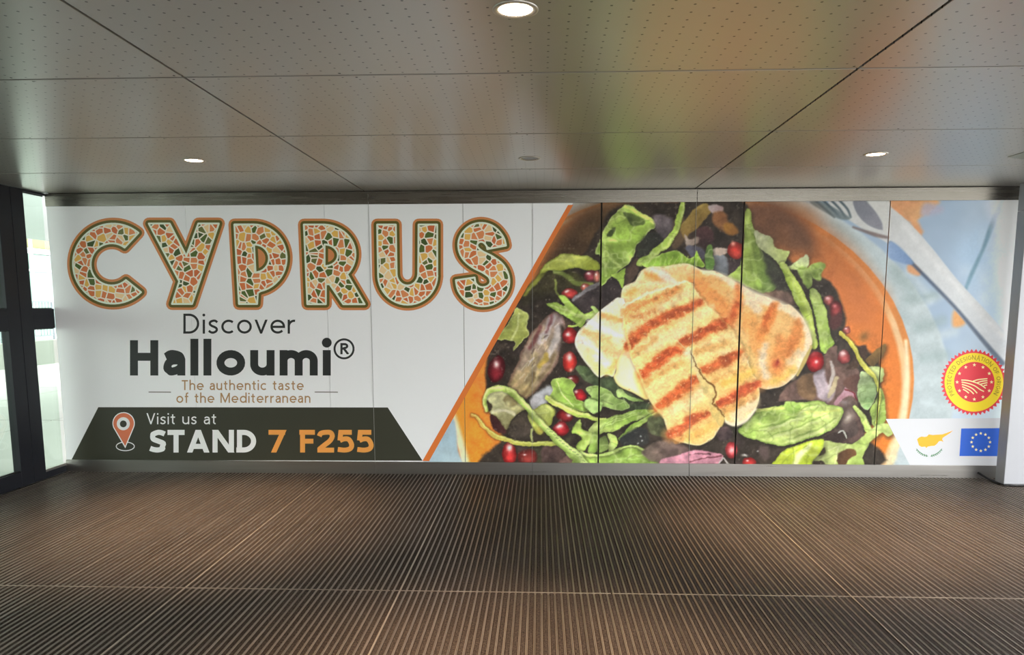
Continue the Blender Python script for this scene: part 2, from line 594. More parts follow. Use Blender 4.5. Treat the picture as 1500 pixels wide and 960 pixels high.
# ------------------------------------------------------------------ terrace, parapet and railing seen through the glass
terrace = tag(boxobj('terrace_ground', (-14.0, XG - 0.075, -8.0, 46.0, -0.3, -0.05), M['dark_gap']), kind='structure')
for i in range(4):
    for j in range(11):
        xa = -13.4 + i * 2.2
        ya = -2.0 + j * 4.0
        boxobj('paving_slab', (xa + 0.012, min(xa + 2.188, XG - 0.08), ya + 0.012, ya + 3.988, -0.06, -0.02), M['concrete'], terrace)
tag(boxobj('plaza_ground', (-4.4, 5.59, -20, -1.21, -0.3, -0.03), M['concrete']), kind='structure')
tag(boxobj('forecourt_ground', (5.6, 40, -20, 40, -0.3, -0.03), M['concrete']), kind='structure')
XP = -13.22
tag(boxobj('wall_parapet', (XP - 0.25, XP, -8.0, 46.0, -0.1, 0.62), M['parapet'], bevel=0.02), kind='structure')
rail = tag(empty('railing', (XP - 0.12, 18.0, 0.62)), 'thin metal railing of upright bars along the terrace parapet', 'railing')
boxobj('top_rail', (-0.02, 0.02, -14, 22, 1.0, 1.04), M['rail_metal'], rail)
boxobj('bottom_rail', (-0.015, 0.015, -14, 22, 0.10, 0.13), M['rail_metal'], rail)
q = MB()
for k in range(288):
    y = -13.9 + k * 0.125
    q.box(-0.009, 0.009, y - 0.009, y + 0.009, 0.13, 1.0)
tag(q.obj('bars', M['rail_metal'], rail), kind='stuff')
for k in range(19):
    boxobj('post', (-0.025, 0.025, -14 + k * 2.0 - 0.025, -14 + k * 2.0 + 0.025, 0.0, 1.0), M['rail_metal'], rail)
# pale building across the terrace: glass curtain wall, white frames, ochre upper storey
XB = -19.0
bld = tag(empty('building', (XB, 26.0, 0)), 'pale green glass building with white frames and ochre band beyond the terrace', 'building')
boxobj('body', (-6.0, -0.12, -30, 24, -0.3, 9.0), M['parapet'], bld)
for k in range(24):
    y = -30 + k * 2.25
    boxobj('glass_bay', (-0.12, -0.04, y + 0.06, y + 2.19, 0.0, 3.42), M['facade_glass'], bld)
    boxobj('white_mullion', (-0.10, 0.05, y - 0.06, y + 0.06, 0.0, 4.62), M['facade_white'], bld)
    boxobj('ochre_panel', (-0.12, -0.02, y + 0.06, y + 2.19, 3.66, 4.6), M['ochre'], bld)
boxobj('white_transom', (-0.10, 0.06, -30, 24, 3.44, 3.64), M['facade_white'], bld)
boxobj('white_transom', (-0.10, 0.06, -30, 24, 2.78, 2.86), M['facade_white'], bld)

# ------------------------------------------------------------------ column
colm = tag(empty('column', (4.185, 6.58, 0)), kind='structure')
tag(colm, 'pale grey clad column in front of the billboard end', 'column')
boxobj('cladding', (-0.13, 0.13, -0.062, 0.066, 0.0, 2.36), M['column'], colm, 0.004)
boxobj('cladding_head', (-0.13, 0.13, -0.062, 0.066, 2.364, ZC - 0.003), M['column'], colm, 0.004)
# ------------------------------------------------------------------ the printed food photograph, painted into vertex colours of the panels
PS = 1.6                                       # canvas pixels per photo pixel
PX0, PY0, PX1, PY1 = 600, 284, 1512, 696
PWID, PHEI = int((PX1 - PX0) * PS), int((PY1 - PY0) * PS)
CAN = np.zeros((PHEI, PWID, 3), np.float32)
GY, GX = np.mgrid[0:PHEI, 0:PWID].astype(np.float32)
GX = GX / PS + PX0
GY = GY / PS + PY0
rng = np.random.default_rng(7)


def vnoise(cell_x, cell_y, seed):
    r_ = np.random.default_rng(seed)
    nx, ny = int((PX1 - PX0) / cell_x) + 3, int((PY1 - PY0) / cell_y) + 3
    g = r_.random((ny, nx)).astype(np.float32)
    x = (GX - PX0) / cell_x
    y = (GY - PY0) / cell_y
    xi, yi = x.astype(int), y.astype(int)
    fx, fy = x - xi, y - yi
    fx, fy = fx * fx * (3 - 2 * fx), fy * fy * (3 - 2 * fy)
    a = g[yi, xi] * (1 - fx) + g[yi, xi + 1] * fx
    b = g[yi + 1, xi] * (1 - fx) + g[yi + 1, xi + 1] * fx
    return (a * (1 - fy) + b * fy) * 2 - 1


N_BIG = 0.6 * vnoise(30, 30, 1) + 0.4 * vnoise(14, 14, 2)
N_MID = 0.6 * vnoise(9, 9, 3) + 0.4 * vnoise(5, 5, 4)
N_FINE = 0.5 * vnoise(2.6, 2.6, 5) + 0.5 * vnoise(1.5, 1.5, 6)
N_STR = 0.6 * vnoise(16, 4, 8) + 0.4 * vnoise(8, 2.5, 9)


def arr(c):
    return np.array(c, np.float32)


def spline(pts, closed=True, n=6):
    P = np.array(pts, float)
    k = len(P)
    out = []
    for i in range(k if closed else k - 1):
        p0 = P[(i - 1) % k] if closed or i > 0 else P[0]
        p1 = P[i]
        p2 = P[(i + 1) % k]
        p3 = P[(i + 2) % k] if closed or i + 2 < k else P[-1]
        for j in range(n):
            t = j / n
            out.append(0.5 * ((2 * p1) + (-p0 + p2) * t + (2 * p0 - 5 * p1 + 4 * p2 - p3) * t * t + (-p0 + 3 * p1 - 3 * p2 + p3) * t ** 3))
    if not closed:
        out.append(P[-1])
    return np.array(out)


def window(pts, pad):
    x0 = max(int((pts[:, 0].min() - pad - PX0) * PS), 0)
    x1 = min(int((pts[:, 0].max() + pad - PX0) * PS) + 2, PWID)
    y0 = max(int((pts[:, 1].min() - pad - PY0) * PS), 0)
    y1 = min(int((pts[:, 1].max() + pad - PY0) * PS) + 2, PHEI)
    return (slice(y0, max(y1, y0 + 1)), slice(x0, max(x1, x0 + 1)))


def sdf(P, w):
    """signed distance (inside negative) to a closed polygon"""
    x, y = GX[w], GY[w]
    d = np.full(x.shape, 1e9, np.float32)
    ins = np.zeros(x.shape, bool)
    for i in range(len(P)):
        ax, ay = P[i]
        bx, by = P[(i + 1) % len(P)]
        ex, ey = bx - ax, by - ay
        L = ex * ex + ey * ey + 1e-9
        t = np.clip(((x - ax) * ex + (y - ay) * ey) / L, 0, 1)
        d = np.minimum(d, (x - ax - t * ex) ** 2 + (y - ay - t * ey) ** 2)
        if ay != by:
            c = (ay > y) != (by > y)
            ins ^= c & (x < ex * (y - ay) / (by - ay) + ax)
    d = np.sqrt(d)
    return np.where(ins, -d, d)


SHADE = [0.0]                                  # strength of the contact shadow printed around salad pieces


def cast(P, w0):
    w = window(P, 12)
    d = sdf(P + np.array([1.5, 3.0]), w)
    blend(w, (1 - sstep(d, -5.0, 6.0)) * SHADE[0], arr((34, 30, 24)))


def blend(w, a, c):
    CAN[w] = CAN[w] * (1 - a[..., None]) + c * a[..., None]


def sstep(x, a, b):
    t = np.clip((x - a) / (b - a), 0, 1)
    return t * t * (3 - 2 * t)


def shape(pts, c1, c2=None, ang=0.0, edge=None, ew=6.0, soft=0.8, nz=0.0, kind=None, fine=6.0, alpha=1.0, sm=True, rag=0.0, mix=0.5):
    """soft edged blob: gradient c1 -> c2 along ang, edge tint, noise"""
    P = spline(pts) if sm else np.array(pts, float)
    w = window(P, soft * 2 + rag + 2)
    if SHADE[0] and soft <= 1.2 and alpha == 1.0:
        cast(P, w)
    d = sdf(P, w)
    if rag:
        d = d + N_MID[w] * rag
    a = (1 - sstep(d, -soft, soft)) * alpha
    c1 = arr(c1)
    c2 = arr(c2) if c2 is not None else c1
    ca, sa = math.cos(math.radians(ang)), math.sin(math.radians(ang))
    pr = P[:, 0] * ca + P[:, 1] * sa
    t = (GX[w] * ca + GY[w] * sa - pr.min()) / max(pr.max() - pr.min(), 1e-3)
    n = N_BIG[w] if kind is None else kind[w]
    t = np.clip(t + n * mix, 0, 1)[..., None]
    c = c1 * (1 - t) + c2 * t
    if edge is not None:
        e = (1 - sstep(-d, 0, ew))[..., None] * 0.75
        c = c * (1 - e) + arr(edge) * e
    c = c * (1 + (N_MID[w] * nz)[..., None]) + (N_FINE[w] * fine)[..., None]
    blend(w, a, c)


def stroke(path, width, c1, c2=None, soft=0.8, edge=None, alpha=1.0, nz=0.06, fine=5.0, rag=0.0, sm=True, hi=None):
    P = spline(path, False) if sm else np.array(path, float)
    ws = np.interp(np.linspace(0, 1, len(P)), np.linspace(0, 1, len(width)), width) if isinstance(width, (list, tuple)) else np.full(len(P), float(width))
    w = window(P, ws.max() / 2 + soft * 2 + rag + 6)
    x, y = GX[w], GY[w]
    best = np.full(x.shape, 1e9, np.float32)
    par = np.zeros(x.shape, np.float32)
    side = np.zeros(x.shape, np.float32)
    half = np.full(x.shape, 1.0, np.float32)
    for i in range(len(P) - 1):
        ax, ay = P[i]
        ex, ey = P[i + 1] - P[i]
        L = ex * ex + ey * ey + 1e-9
        t = np.clip(((x - ax) * ex + (y - ay) * ey) / L, 0, 1)
        hw = (ws[i] * (1 - t) + ws[i + 1] * t) / 2
        dx, dy = x - ax - t * ex, y - ay - t * ey
        d = np.sqrt(dx * dx + dy * dy) - hw
        k = d < best
        best = np.where(k, d, best)
        par = np.where(k, (i + t) / (len(P) - 1), par)
        half = np.where(k, hw, half)
        side = np.where(k, (ex * dy - ey * dx) / math.sqrt(L) / np.maximum(hw, 0.1), side)
    if SHADE[0] and soft <= 1.0 and alpha == 1.0 and ws.max() >= 5:
        blend(w, (1 - sstep(best, -2.0, 5.0)) * SHADE[0] * 0.8, arr((34, 30, 24)))
    if rag:
        best = best + N_MID[w] * rag
    a = (1 - sstep(best, -soft, soft)) * alpha
    c1 = arr(c1)
    c2 = arr(c2) if c2 is not None else c1
    t = par[..., None]
    c = c1 * (1 - t) + c2 * t
    if edge is not None:
        e = sstep(np.clip(side, -1, 1), 0.0, 1.0)[..., None] * 0.8
        c = c * (1 - e) + arr(edge) * e
    if hi is not None:
        e = np.exp(-((side + 0.45) / 0.3) ** 2)[..., None] * 0.7
        c = c * (1 - e) + arr(hi) * e
    c = c * (1 + (N_MID[w] * nz)[..., None]) + (N_FINE[w] * fine)[..., None]
    blend(w, a, c)


def glow(x, y, rx, ry, col, alpha=1.0, ang=0.0):
    w = window(np.array([(x - 3 * max(rx, ry), y - 3 * max(rx, ry)), (x + 3 * max(rx, ry), y + 3 * max(rx, ry))]), 1)
    ca, sa = math.cos(math.radians(ang)), math.sin(math.radians(ang))
    dx, dy = GX[w] - x, GY[w] - y
    u, v_ = (dx * ca + dy * sa) / rx, (-dx * sa + dy * ca) / ry
    blend(w, np.exp(-(u * u + v_ * v_)) * alpha, arr(col))


def seed(x, y, rx, ry, col, ang=0.0, hi=(255, 225, 220), soft=1.0, hx=-0.25, hy=-0.35, hs=0.32):
    """one pomegranate seed: dark rim, saturated body, sharp highlight"""
    t = np.linspace(0, 2 * math.pi, 15)[:-1]
    ca, sa = math.cos(math.radians(ang)), math.sin(math.radians(ang))
    P = [(x + rx * math.cos(k) * ca - ry * math.sin(k) * sa, y + rx * math.cos(k) * sa + ry * math.sin(k) * ca) for k in t]
    c = arr(col)
    shape(P, c * 1.05, c * 0.8, 90, c * 0.45, min(rx, ry) * 0.9, soft, 0.12)
    glow(x + rx * 0.1, y + ry * 0.35, rx * 0.55, ry * 0.4, np.minimum(c * 1.3 + 20, 255), 0.55)
    glow(x + rx * hx, y + ry * hy, rx * hs, ry * hs * 0.8, hi, 0.95)


def leaf_detail():
    """irregular edges, folds and wet highlights over the salad"""
    global CAN
    bed = [(700, 500), (738, 440), (770, 404), (800, 372), (880, 320), (905, 290), (1000, 284), (1100, 288), (1190, 360), (1222, 400), (1246, 470), (1300, 510), (1304, 636), (1262, 696), (735, 696), (690, 640), (690, 590)]
    w = (slice(0, PHEI), slice(0, PWID))
    d = sdf(spline(bed), w)
    m_ = (1 - sstep(d, -6, 6))[..., None]
    wx = 1.5 * vnoise(13, 13, 21) + 0.7 * vnoise(4.5, 4.5, 22)
    wy = 1.5 * vnoise(13, 13, 23) + 0.7 * vnoise(4.5, 4.5, 24)
    xi = np.clip(np.arange(PWID)[None, :] + wx * PS, 0, PWID - 1).astype(int)
    yi = np.clip(np.arange(PHEI)[:, None] + wy * PS, 0, PHEI - 1).astype(int)
    wr = CAN[yi, xi]
    green = np.clip((wr[..., 1] - np.maximum(wr[..., 0] * 0.9, wr[..., 2])) / 40, 0, 1)
    fold = 0.75 * vnoise(19, 13, 31) + 0.3 * vnoise(7, 7, 32)
    ridge = 1 - np.abs(0.8 * vnoise(24, 15, 33) + 0.25 * vnoise(7, 7, 34)) * 4.0
    k = 1 + fold * (0.10 + 0.20 * green) + N_FINE * 0.05
    wr = wr * k[..., None]
    hi = np.clip(ridge, 0, 1) ** 2 * green * 0.42
    wr = wr * (1 - hi[..., None]) + arr((222, 232, 168)) * hi[..., None]
    dk = np.clip(1 - np.abs(0.8 * vnoise(26, 17, 35) + 0.25 * vnoise(8, 6, 36)) * 6.0, 0, 1) ** 2 * green * 0.30
    wr = wr * (1 - dk[..., None]) + arr((70, 92, 40)) * dk[..., None]
    lum = wr.mean(-1)
    dim = np.clip((90 - lum) / 60, 0, 1)
    sp = np.clip(vnoise(5, 5, 41) * 0.6 + vnoise(2.5, 2.5, 42) * 0.5 - 0.42, 0, 1) * dim * 1.1
    wr = wr * (1 - sp[..., None]) + arr((150, 136, 124)) * sp[..., None]
    CAN[:] = CAN * (1 - m_) + wr * m_


def paint_food():
    # table cloth, far right
    CAN[:] = arr((172, 192, 214))
    full = (slice(0, PHEI), slice(0, PWID))
    t = sstep(GX, 1380, 1490)[..., None]
    CAN[:] = CAN * (1 - t * 0.75) + arr((226, 240, 252)) * (t * 0.75)
    t = sstep(GY, 420, 640)[..., None] * sstep(GX, 1200, 1400)[..., None]
    CAN[:] = CAN * (1 - t * 0.5) + arr((226, 238, 244)) * (t * 0.5)
    CAN[:] += (N_BIG * 7)[..., None]
    # lower left corner: blue grey cloth
    shape([(600, 560), (700, 560), (700, 700), (600, 700)], (150, 172, 184), (176, 190, 196), 60, nz=0.06, soft=4)
    shape([(1400, 360), (1500, 330), (1500, 520), (1440, 470)], (186, 214, 240), (236, 246, 252), 10, soft=22, alpha=0.7)
    stroke([(1470, 290), (1452, 333), (1440, 365), (1424, 400), (1412, 430)], [6, 8, 5, 6, 4], (128, 160, 182), (132, 170, 190), soft=2.5, alpha=0.9)
    stroke([(1478, 290), (1462, 333), (1450, 365)], 7, (196, 212, 228), soft=5, alpha=0.6)
    shape([(1448, 292), (1500, 292), (1500, 540), (1470, 500), (1462, 420), (1456, 340)], (230, 234, 246), (250, 254, 255), 90, soft=12, alpha=0.85)
    # grey plate
    th = np.linspace(0, 2 * math.pi, 60)[:-1]
    shape([(1004 + 392 * math.cos(k), 590 + 330 * math.sin(k)) for k in th], (176, 190, 192), (200, 212, 214), 40, (206, 218, 220), 12, 3.0, 0.03, sm=False)
    for (a, b, c_) in (((1330, 400), (1362, 436), 14), ((1338, 452), (1385, 430), 10), ((1345, 500), (1398, 486), 12), ((1350, 560), (1392, 552), 12), ((1352, 590), (1400, 600), 12)):
        stroke([a, b], c_, (212, 224, 226), soft=7, alpha=0.6)
    for (a, b, c_) in (((1310, 395), (1335, 425), 16), ((1330, 440), (1368, 432), 14), ((1345, 480), (1380, 470), 14), ((1352, 525), (1385, 520), 14)):
        stroke([a, b], c_, (160, 178, 178), soft=8, alpha=0.55)
    # fabric flowers
    shape([(1280, 290), (1372, 290), (1362, 312), (1346, 322), (1352, 340), (1345, 348), (1330, 325), (1308, 312)], (226, 150, 108), (232, 178, 128), 0, soft=4, nz=0.06, rag=3)
    shape([(1355, 298), (1380, 303), (1378, 312), (1350, 316)], (190, 186, 206), soft=5, alpha=0.8)
    shape([(1332, 386), (1352, 392), (1346, 404), (1330, 398)], (226, 168, 124), soft=3)
    shape([(1398, 455), (1416, 462), (1412, 476), (1396, 478)], (238, 178, 118), soft=4)
    # fork
    stroke([(1240, 286), (1275, 312), (1312, 338), (1345, 366), (1390, 420), (1440, 476), (1485, 528)], [58, 52, 44, 34, 32, 34, 36], (214, 214, 212), (222, 226, 230), soft=1.5, nz=0.02)
    stroke([(1304, 356), (1335, 385), (1370, 420), (1404, 456), (1434, 492), (1468, 532)], [4, 5, 5, 5, 6, 8], (70, 84, 108), (110, 122, 140), soft=2.2, alpha=0.9)
    stroke([(1325, 330), (1370, 385), (1420, 440), (1470, 495)], 9, (236, 236, 236), soft=5, alpha=0.6)
    shape([(1186, 296), (1205, 296), (1244, 318), (1234, 322), (1210, 312)], (112, 128, 132), (140, 152, 154), soft=2)
    for k in range(4):
        stroke([(1192 + k * 12, 292), (1208 + k * 11, 306), (1222 + k * 8, 318)], 3.5, (78, 92, 100), (120, 132, 136), soft=1.4)
    shape([(1250, 293), (1270, 294), (1292, 326), (1293, 337), (1272, 330), (1256, 314)], (134, 136, 146), (152, 152, 162), 90, soft=1.5)
    shape([(1268, 290), (1302, 290), (1304, 345), (1294, 338), (1290, 318)], (220, 220, 216), soft=2)
    stroke([(1250, 333), (1282, 344), (1300, 348)], [3, 6, 4], (126, 108, 104), soft=2, alpha=0.8)
    shape([(1303, 354), (1318, 362), (1336, 382), (1334, 388), (1316, 384), (1302, 376)], (152, 178, 214), (120, 148, 190), 0, soft=2.5)
    # bowl
    bowl = [(1001 + 338 * math.cos(k), 556 + 277 * math.sin(k)) for k in th]
    shape(bowl, (206, 132, 70), (236, 150, 78), 60, soft=1.2, sm=False, nz=0.03)
    rim = [(998 + 332 * math.cos(k), 559 + 275 * math.sin(k)) for k in th]
    shape(rim, (238, 196, 150), (248, 206, 150), 70, soft=2.0, sm=False, nz=0.03)
    inner = [(996 + 325 * math.cos(k), 562 + 273 * math.sin(k)) for k in th]
    shape(inner, (222, 128, 66), (242, 140, 54), 90, soft=3.5, sm=False, nz=0.03, mix=0.2)
    # bowl interior is darker towards its far side
    shape([(820, 330), (880, 296), (1140, 292), (1215, 338), (1265, 392), (1296, 450), (1240, 480), (1100, 460), (900, 440), (790, 420)], (112, 80, 58), (222, 130, 70), 38, soft=26, nz=0.05, mix=0.12)
    shape([(830, 340), (880, 300), (980, 296), (960, 400), (850, 400), (790, 410)], (84, 64, 44), (66, 50, 38), 90, soft=16)
    shape([(1095, 300), (1142, 300), (1185, 335), (1190, 372), (1130, 362), (1100, 340)], (112, 80, 64), (122, 84, 60), 90, soft=14)
    shape([(1215, 400), (1270, 440), (1290, 500), (1250, 492), (1225, 450)], (214, 126, 74), (226, 134, 70), 90, soft=16, alpha=0.8)
    shape([(648, 640), (668, 588), (690, 560), (704, 600), (716, 690), (640, 690)], (238, 138, 52), (244, 146, 52), 90, soft=10)
    stroke([(664, 610), (671, 640), (682, 684)], [8, 12, 14], (238, 206, 166), (246, 218, 176), soft=4)
    stroke([(659, 618), (668, 655), (676, 690)], [4, 6, 7], (214, 138, 76), soft=1.5)
    shape([(610, 690), (660, 612), (671, 660), (676, 690)], (150, 174, 186), (176, 192, 196), 90, soft=2, nz=0.05)
    stroke([(1327, 500), (1329, 555), (1324, 610), (1312, 655), (1300, 685)], [5, 8, 9, 10, 12], (252, 232, 190), (252, 236, 190), soft=3)
    # dark salad bed
    bed = [(712, 530), (738, 474), (770, 424), (800, 392), (848, 378), (878, 332), (905, 303), (1000, 294), (1088, 296), (1104, 340), (1162, 385), (1200, 404), (1222, 420), (1238, 460),
           (1238, 490), (1258, 508), (1280, 520), (1290, 550), (1290, 610), (1268, 636), (1258, 690), (738, 690), (736, 640), (716, 600)]
    shape(bed, (52, 44, 38), (66, 58, 50), 45, soft=3, nz=0.3, fine=5)
    SHADE[0] = 0.6
    for k in range(90):
        x, y = rng.uniform(720, 1290), rng.uniform(320, 690)
        r_ = rng.uniform(4, 14)
        c = [(74, 82, 50), (92, 72, 60), (40, 36, 34), (60, 66, 44), (88, 70, 74)][rng.integers(5)]
        if abs(x - 1000) / 320 + abs(y - 560) / 330 < 1.05:
            glow(x, y, r_, r_ * rng.uniform(0.4, 1), c, 0.5, rng.uniform(0, 180))
    # ------------- upper left
    shape([(792, 398), (812, 382), (846, 400), (872, 420), (860, 440), (820, 440), (786, 440), (770, 450), (760, 440)], (66, 62, 36), (50, 44, 36), 90, soft=4, nz=0.2)
    stroke([(822, 376), (800, 392), (784, 412), (768, 432)], [5, 7, 7, 4], (150, 158, 66), (120, 122, 54), soft=2)
    shape([(790, 400), (797, 388), (812, 379), (827, 371), (850, 373), (869, 380), (879, 391), (872, 396), (842, 393), (821, 398), (804, 396)], (196, 200, 108), (150, 158, 60), 80, (120, 130, 50), 3, 1.0, 0.1)
    stroke([(812, 398), (832, 405), (845, 414), (868, 415)], [5, 6, 8, 4], (112, 122, 62), soft=2)
    stroke([(812, 410), (815, 425), (820, 436)], 3, (120, 128, 64), soft=1.5)
    seed(866, 403, 10, 8, (140, 52, 62), soft=1.6)
    seed(875, 404, 5, 8, (188, 112, 96), soft=1.5)
    seed(857, 421, 8, 7, (206, 106, 88), soft=1.4)
    seed(834, 430, 11, 7, (192, 62, 58))
    # dark purple leaf under cheese
    shape([(838, 438), (862, 420), (886, 410), (905, 398), (920, 380), (932, 376), (938, 388), (930, 405), (916, 424), (902, 438), (880, 452), (862, 462), (848, 452)], (62, 54, 54), (48, 40, 40), 30, soft=1.2, nz=0.25)
    stroke([(840, 438), (860, 424), (884, 411)], [5, 7, 5], (128, 124, 126), (108, 102, 104), soft=1.5, nz=0.3, rag=1.5)
    shape([(912, 402), (926, 382), (937, 380), (933, 400), (918, 418)], (84, 66, 56), (70, 56, 48), 60, soft=1.5)
    # big curled leaf
    g1 = [(917, 301), (933, 307), (946, 317), (958, 325), (959, 333), (950, 338), (944, 350), (934, 359), (929, 374), (917, 388), (904, 399), (890, 409), (879, 417), (880, 377), (872, 371), (879, 350), (885, 334), (898, 315)]
    shape(g1, (170, 192, 98), (126, 154, 62), 60, (196, 210, 136), 3, 1.0, 0.12)
    shape([(896, 330), (912, 326), (926, 332), (932, 352), (926, 374), (914, 386), (900, 380), (894, 360)], (134, 158, 72), (150, 180, 78), 90, soft=3, nz=0.12)
    shape([(914, 312), (930, 314), (944, 322), (942, 330), (930, 331), (922, 326)], (72, 84, 46), (88, 102, 54), 0, soft=1.6)
    shape([(888, 344), (896, 335), (901, 335), (896, 346)], (62, 72, 40), soft=1.4)
    stroke([(883, 352), (892, 350), (904, 353)], [5, 6, 3], (178, 198, 108), soft=1.2)
    stroke([(884, 340), (884, 370), (886, 405)], [4, 5, 4], (188, 206, 118), soft=1.5, alpha=0.8)
    stroke([(915, 303), (930, 309), (946, 318), (956, 327)], [3, 5, 6, 5], (196, 210, 110), soft=1.2)
    stroke([(890, 374), (898, 384), (908, 392)], 4, (176, 200, 100), soft=1.2)
    shape([(894, 402), (906, 399), (916, 394), (914, 412), (913, 423), (906, 412)], (172, 196, 92), (124, 152, 62), 0, soft=0.9)
    # right of big leaf: greys, long stem
    shape([(956, 318), (966, 314), (984, 320), (990, 335), (978, 350), (964, 344)], (118, 106, 110), (86, 78, 80), 60, soft=3, nz=0.25)
    shape([(938, 352), (958, 340), (972, 352), (956, 368), (940, 380), (934, 372)], (58, 58, 48), (44, 44, 40), 0, soft=3)
    shape([(986, 330), (1000, 316), (1004, 344), (994, 362), (984, 360)], (120, 98, 72), (92, 74, 56), 90, soft=3)
    stroke([(1000, 296), (996, 318), (990, 336), (976, 356), (956, 372), (938, 386)], [7, 8, 9, 10, 10, 11], (166, 190, 84), (168, 194, 92), hi=(204, 216, 130), soft=1)
    shape([(997, 334), (1009, 316), (1030, 298), (1040, 308), (1024, 332), (1009, 344), (1002, 350)], (164, 138, 76), (132, 106, 58), 50, soft=1.5, nz=0.12)
    shape([(1036, 302), (1046, 299), (1058, 303), (1056, 311), (1042, 312)], (190, 172, 172), (160, 130, 126), 0, soft=1.6)
    shape([(1044, 312), (1062, 312), (1066, 332), (1060, 340), (1046, 330)], (148, 100, 66), (120, 86, 58), 90, soft=3, nz=0.15)
    shape([(1060, 328), (1074, 328), (1082, 340), (1074, 344), (1062, 340)], (164, 116, 54), (140, 96, 52), 0, soft=2.5)
    shape([(1022, 336), (1034, 332), (1043, 340), (1043, 356), (1030, 364), (1020, 352)], (84, 56, 56), (58, 42, 42), 90, soft=2)
    shape([(1002, 344), (1010, 352), (1022, 347), (1020, 358), (1006, 362)], (184, 166, 152), (150, 130, 118), 0, soft=1.6)
    shape([(1004, 362), (1022, 362), (1034, 372), (1030, 380), (1012, 376)], (104, 104, 118), (84, 80, 92), 0, soft=2)
    shape([(1040, 376), (1056, 372), (1068, 384), (1064, 402), (1044, 396)], (136, 140, 146), (96, 98, 102), 60, soft=2, nz=0.2)
    shape([(1066, 380), (1086, 378), (1086, 392), (1070, 400)], (70, 58, 58), soft=2.5)
    shape([(1044, 366), (1054, 363), (1066, 364), (1064, 372), (1050, 374)], (206, 188, 172), (190, 168, 154), 0, soft=1.4)
    seed(1077, 366, 12, 13, (214, 66, 54), hi=(250, 170, 150), hy=-0.8, hs=0.3)
    shape([(940, 386), (962, 374), (978, 368), (990, 366), (998, 372), (1006, 378), (1014, 376), (1020, 368), (1025, 378), (1032, 390), (1010, 390), (985, 392), (955, 394)], (150, 188, 74), (128, 164, 54), 30, (182, 206, 104), 2.5, 1.0, 0.15)
    for k in range(10):
        x = 950 + k * 7.5
        stroke([(x, 388), (x + 4, 376)], 2, (186, 206, 110), soft=1, alpha=0.6)
    shape([(1034, 366), (1042, 360), (1046, 378), (1044, 396), (1034, 392)], (106, 138, 70), (88, 118, 58), 90, soft=1.2)
    # tall leaf upper right
    shape([(1091, 309), (1100, 309), (1103, 332), (1113, 352), (1124, 377), (1139, 412), (1130, 426), (1112, 428), (1096, 420), (1083, 414), (1064, 405), (1084, 388), (1089, 352)], (172, 192, 92), (96, 120, 62), 10, soft=1.0, nz=0.1, mix=0.25)
    stroke([(1096, 310), (1097, 350), (1104, 385), (1112, 420)], [7, 6, 6, 8], (190, 206, 114), (150, 178, 84), soft=1.5, alpha=0.8)
    shape([(1112, 350), (1130, 378), (1150, 400), (1160, 425), (1138, 424), (1124, 400)], (74, 78, 62), (60, 58, 50), 60, soft=4, nz=0.2)
    shape([(1116, 430), (1140, 424), (1160, 432), (1166, 446), (1146, 444), (1128, 436)], (138, 110, 92), (104, 84, 76), 20, soft=2.5, nz=0.25)
    shape([(1105, 339), (1116, 342), (1127, 347), (1132, 356), (1140, 364), (1156, 368), (1152, 380), (1146, 390), (1140, 388), (1126, 373), (1112, 360)], (206, 208, 168), (176, 190, 110), 60, soft=1.2, nz=0.15, rag=1.4)
    shape([(1153, 392), (1162, 384), (1172, 380), (1182, 372), (1185, 386), (1178, 394), (1166, 396)], (214, 220, 182), (186, 200, 130), 90, soft=1.2, rag=1.4, nz=0.1)
    shape([(1186, 388), (1200, 384), (1208, 388), (1204, 400), (1202, 411), (1192, 408), (1184, 400)], (158, 180, 92), (126, 152, 66), 60, soft=1.8, nz=0.15)
    shape([(1168, 394), (1184, 392), (1190, 412), (1184, 424), (1174, 410)], (150, 172, 86), (104, 122, 60), 60, soft=1.5, nz=0.2)
    stroke([(1146, 388), (1158, 410), (1172, 436), (1182, 460), (1188, 490), (1192, 508)], [9, 14, 17, 15, 13, 8], (184, 204, 92), (172, 192, 80), edge=(136, 158, 58), hi=(208, 220, 126), soft=1.0)
    seed(1214, 440, 8, 8, (196, 100, 92), hi=(250, 206, 200), hs=0.45, soft=1.8)
    seed(1224, 453, 10, 13, (150, 62, 62), hi=(230, 130, 130), soft=2.2)
    shape([(1216, 464), (1232, 458), (1232, 476), (1222, 484), (1214, 478)], (86, 52, 50), soft=3)
    seed(1240, 484, 6, 6, (204, 104, 92), soft=1.4)
    shape([(1186, 429), (1192, 422), (1200, 431), (1206, 447), (1212, 462), (1217, 488), (1221, 503), (1207, 518), (1199, 506), (1198, 480), (1192, 455)], (192, 208, 124), (150, 182, 78), 70, (134, 164, 66), 3, 0.9, 0.08)
    # ------------- left: frilly leaf, seeds, purple leaf
    shape([(756, 452), (746, 470), (736, 484), (728, 496), (742, 498), (753, 502), (752, 514), (760, 506), (768, 498), (776, 490), (771, 477), (774, 462), (764, 456)], (176, 182, 104), (144, 148, 74), 90, (194, 198, 130), 2.5, 1.0, 0.2, rag=1.5)
    stroke([(760, 460), (756, 480), (748, 498)], 3, (206, 208, 150), soft=1.4, alpha=0.7)
    p1 = [(812, 456), (828, 470), (826, 502), (814, 534), (794, 562), (772, 584), (754, 574), (744, 562), (756, 534), (774, 496), (794, 470)]
    shape(p1, (160, 138, 138), (156, 136, 96), 110, (104, 76, 66), 6, 1.4, 0.28, rag=1.5)
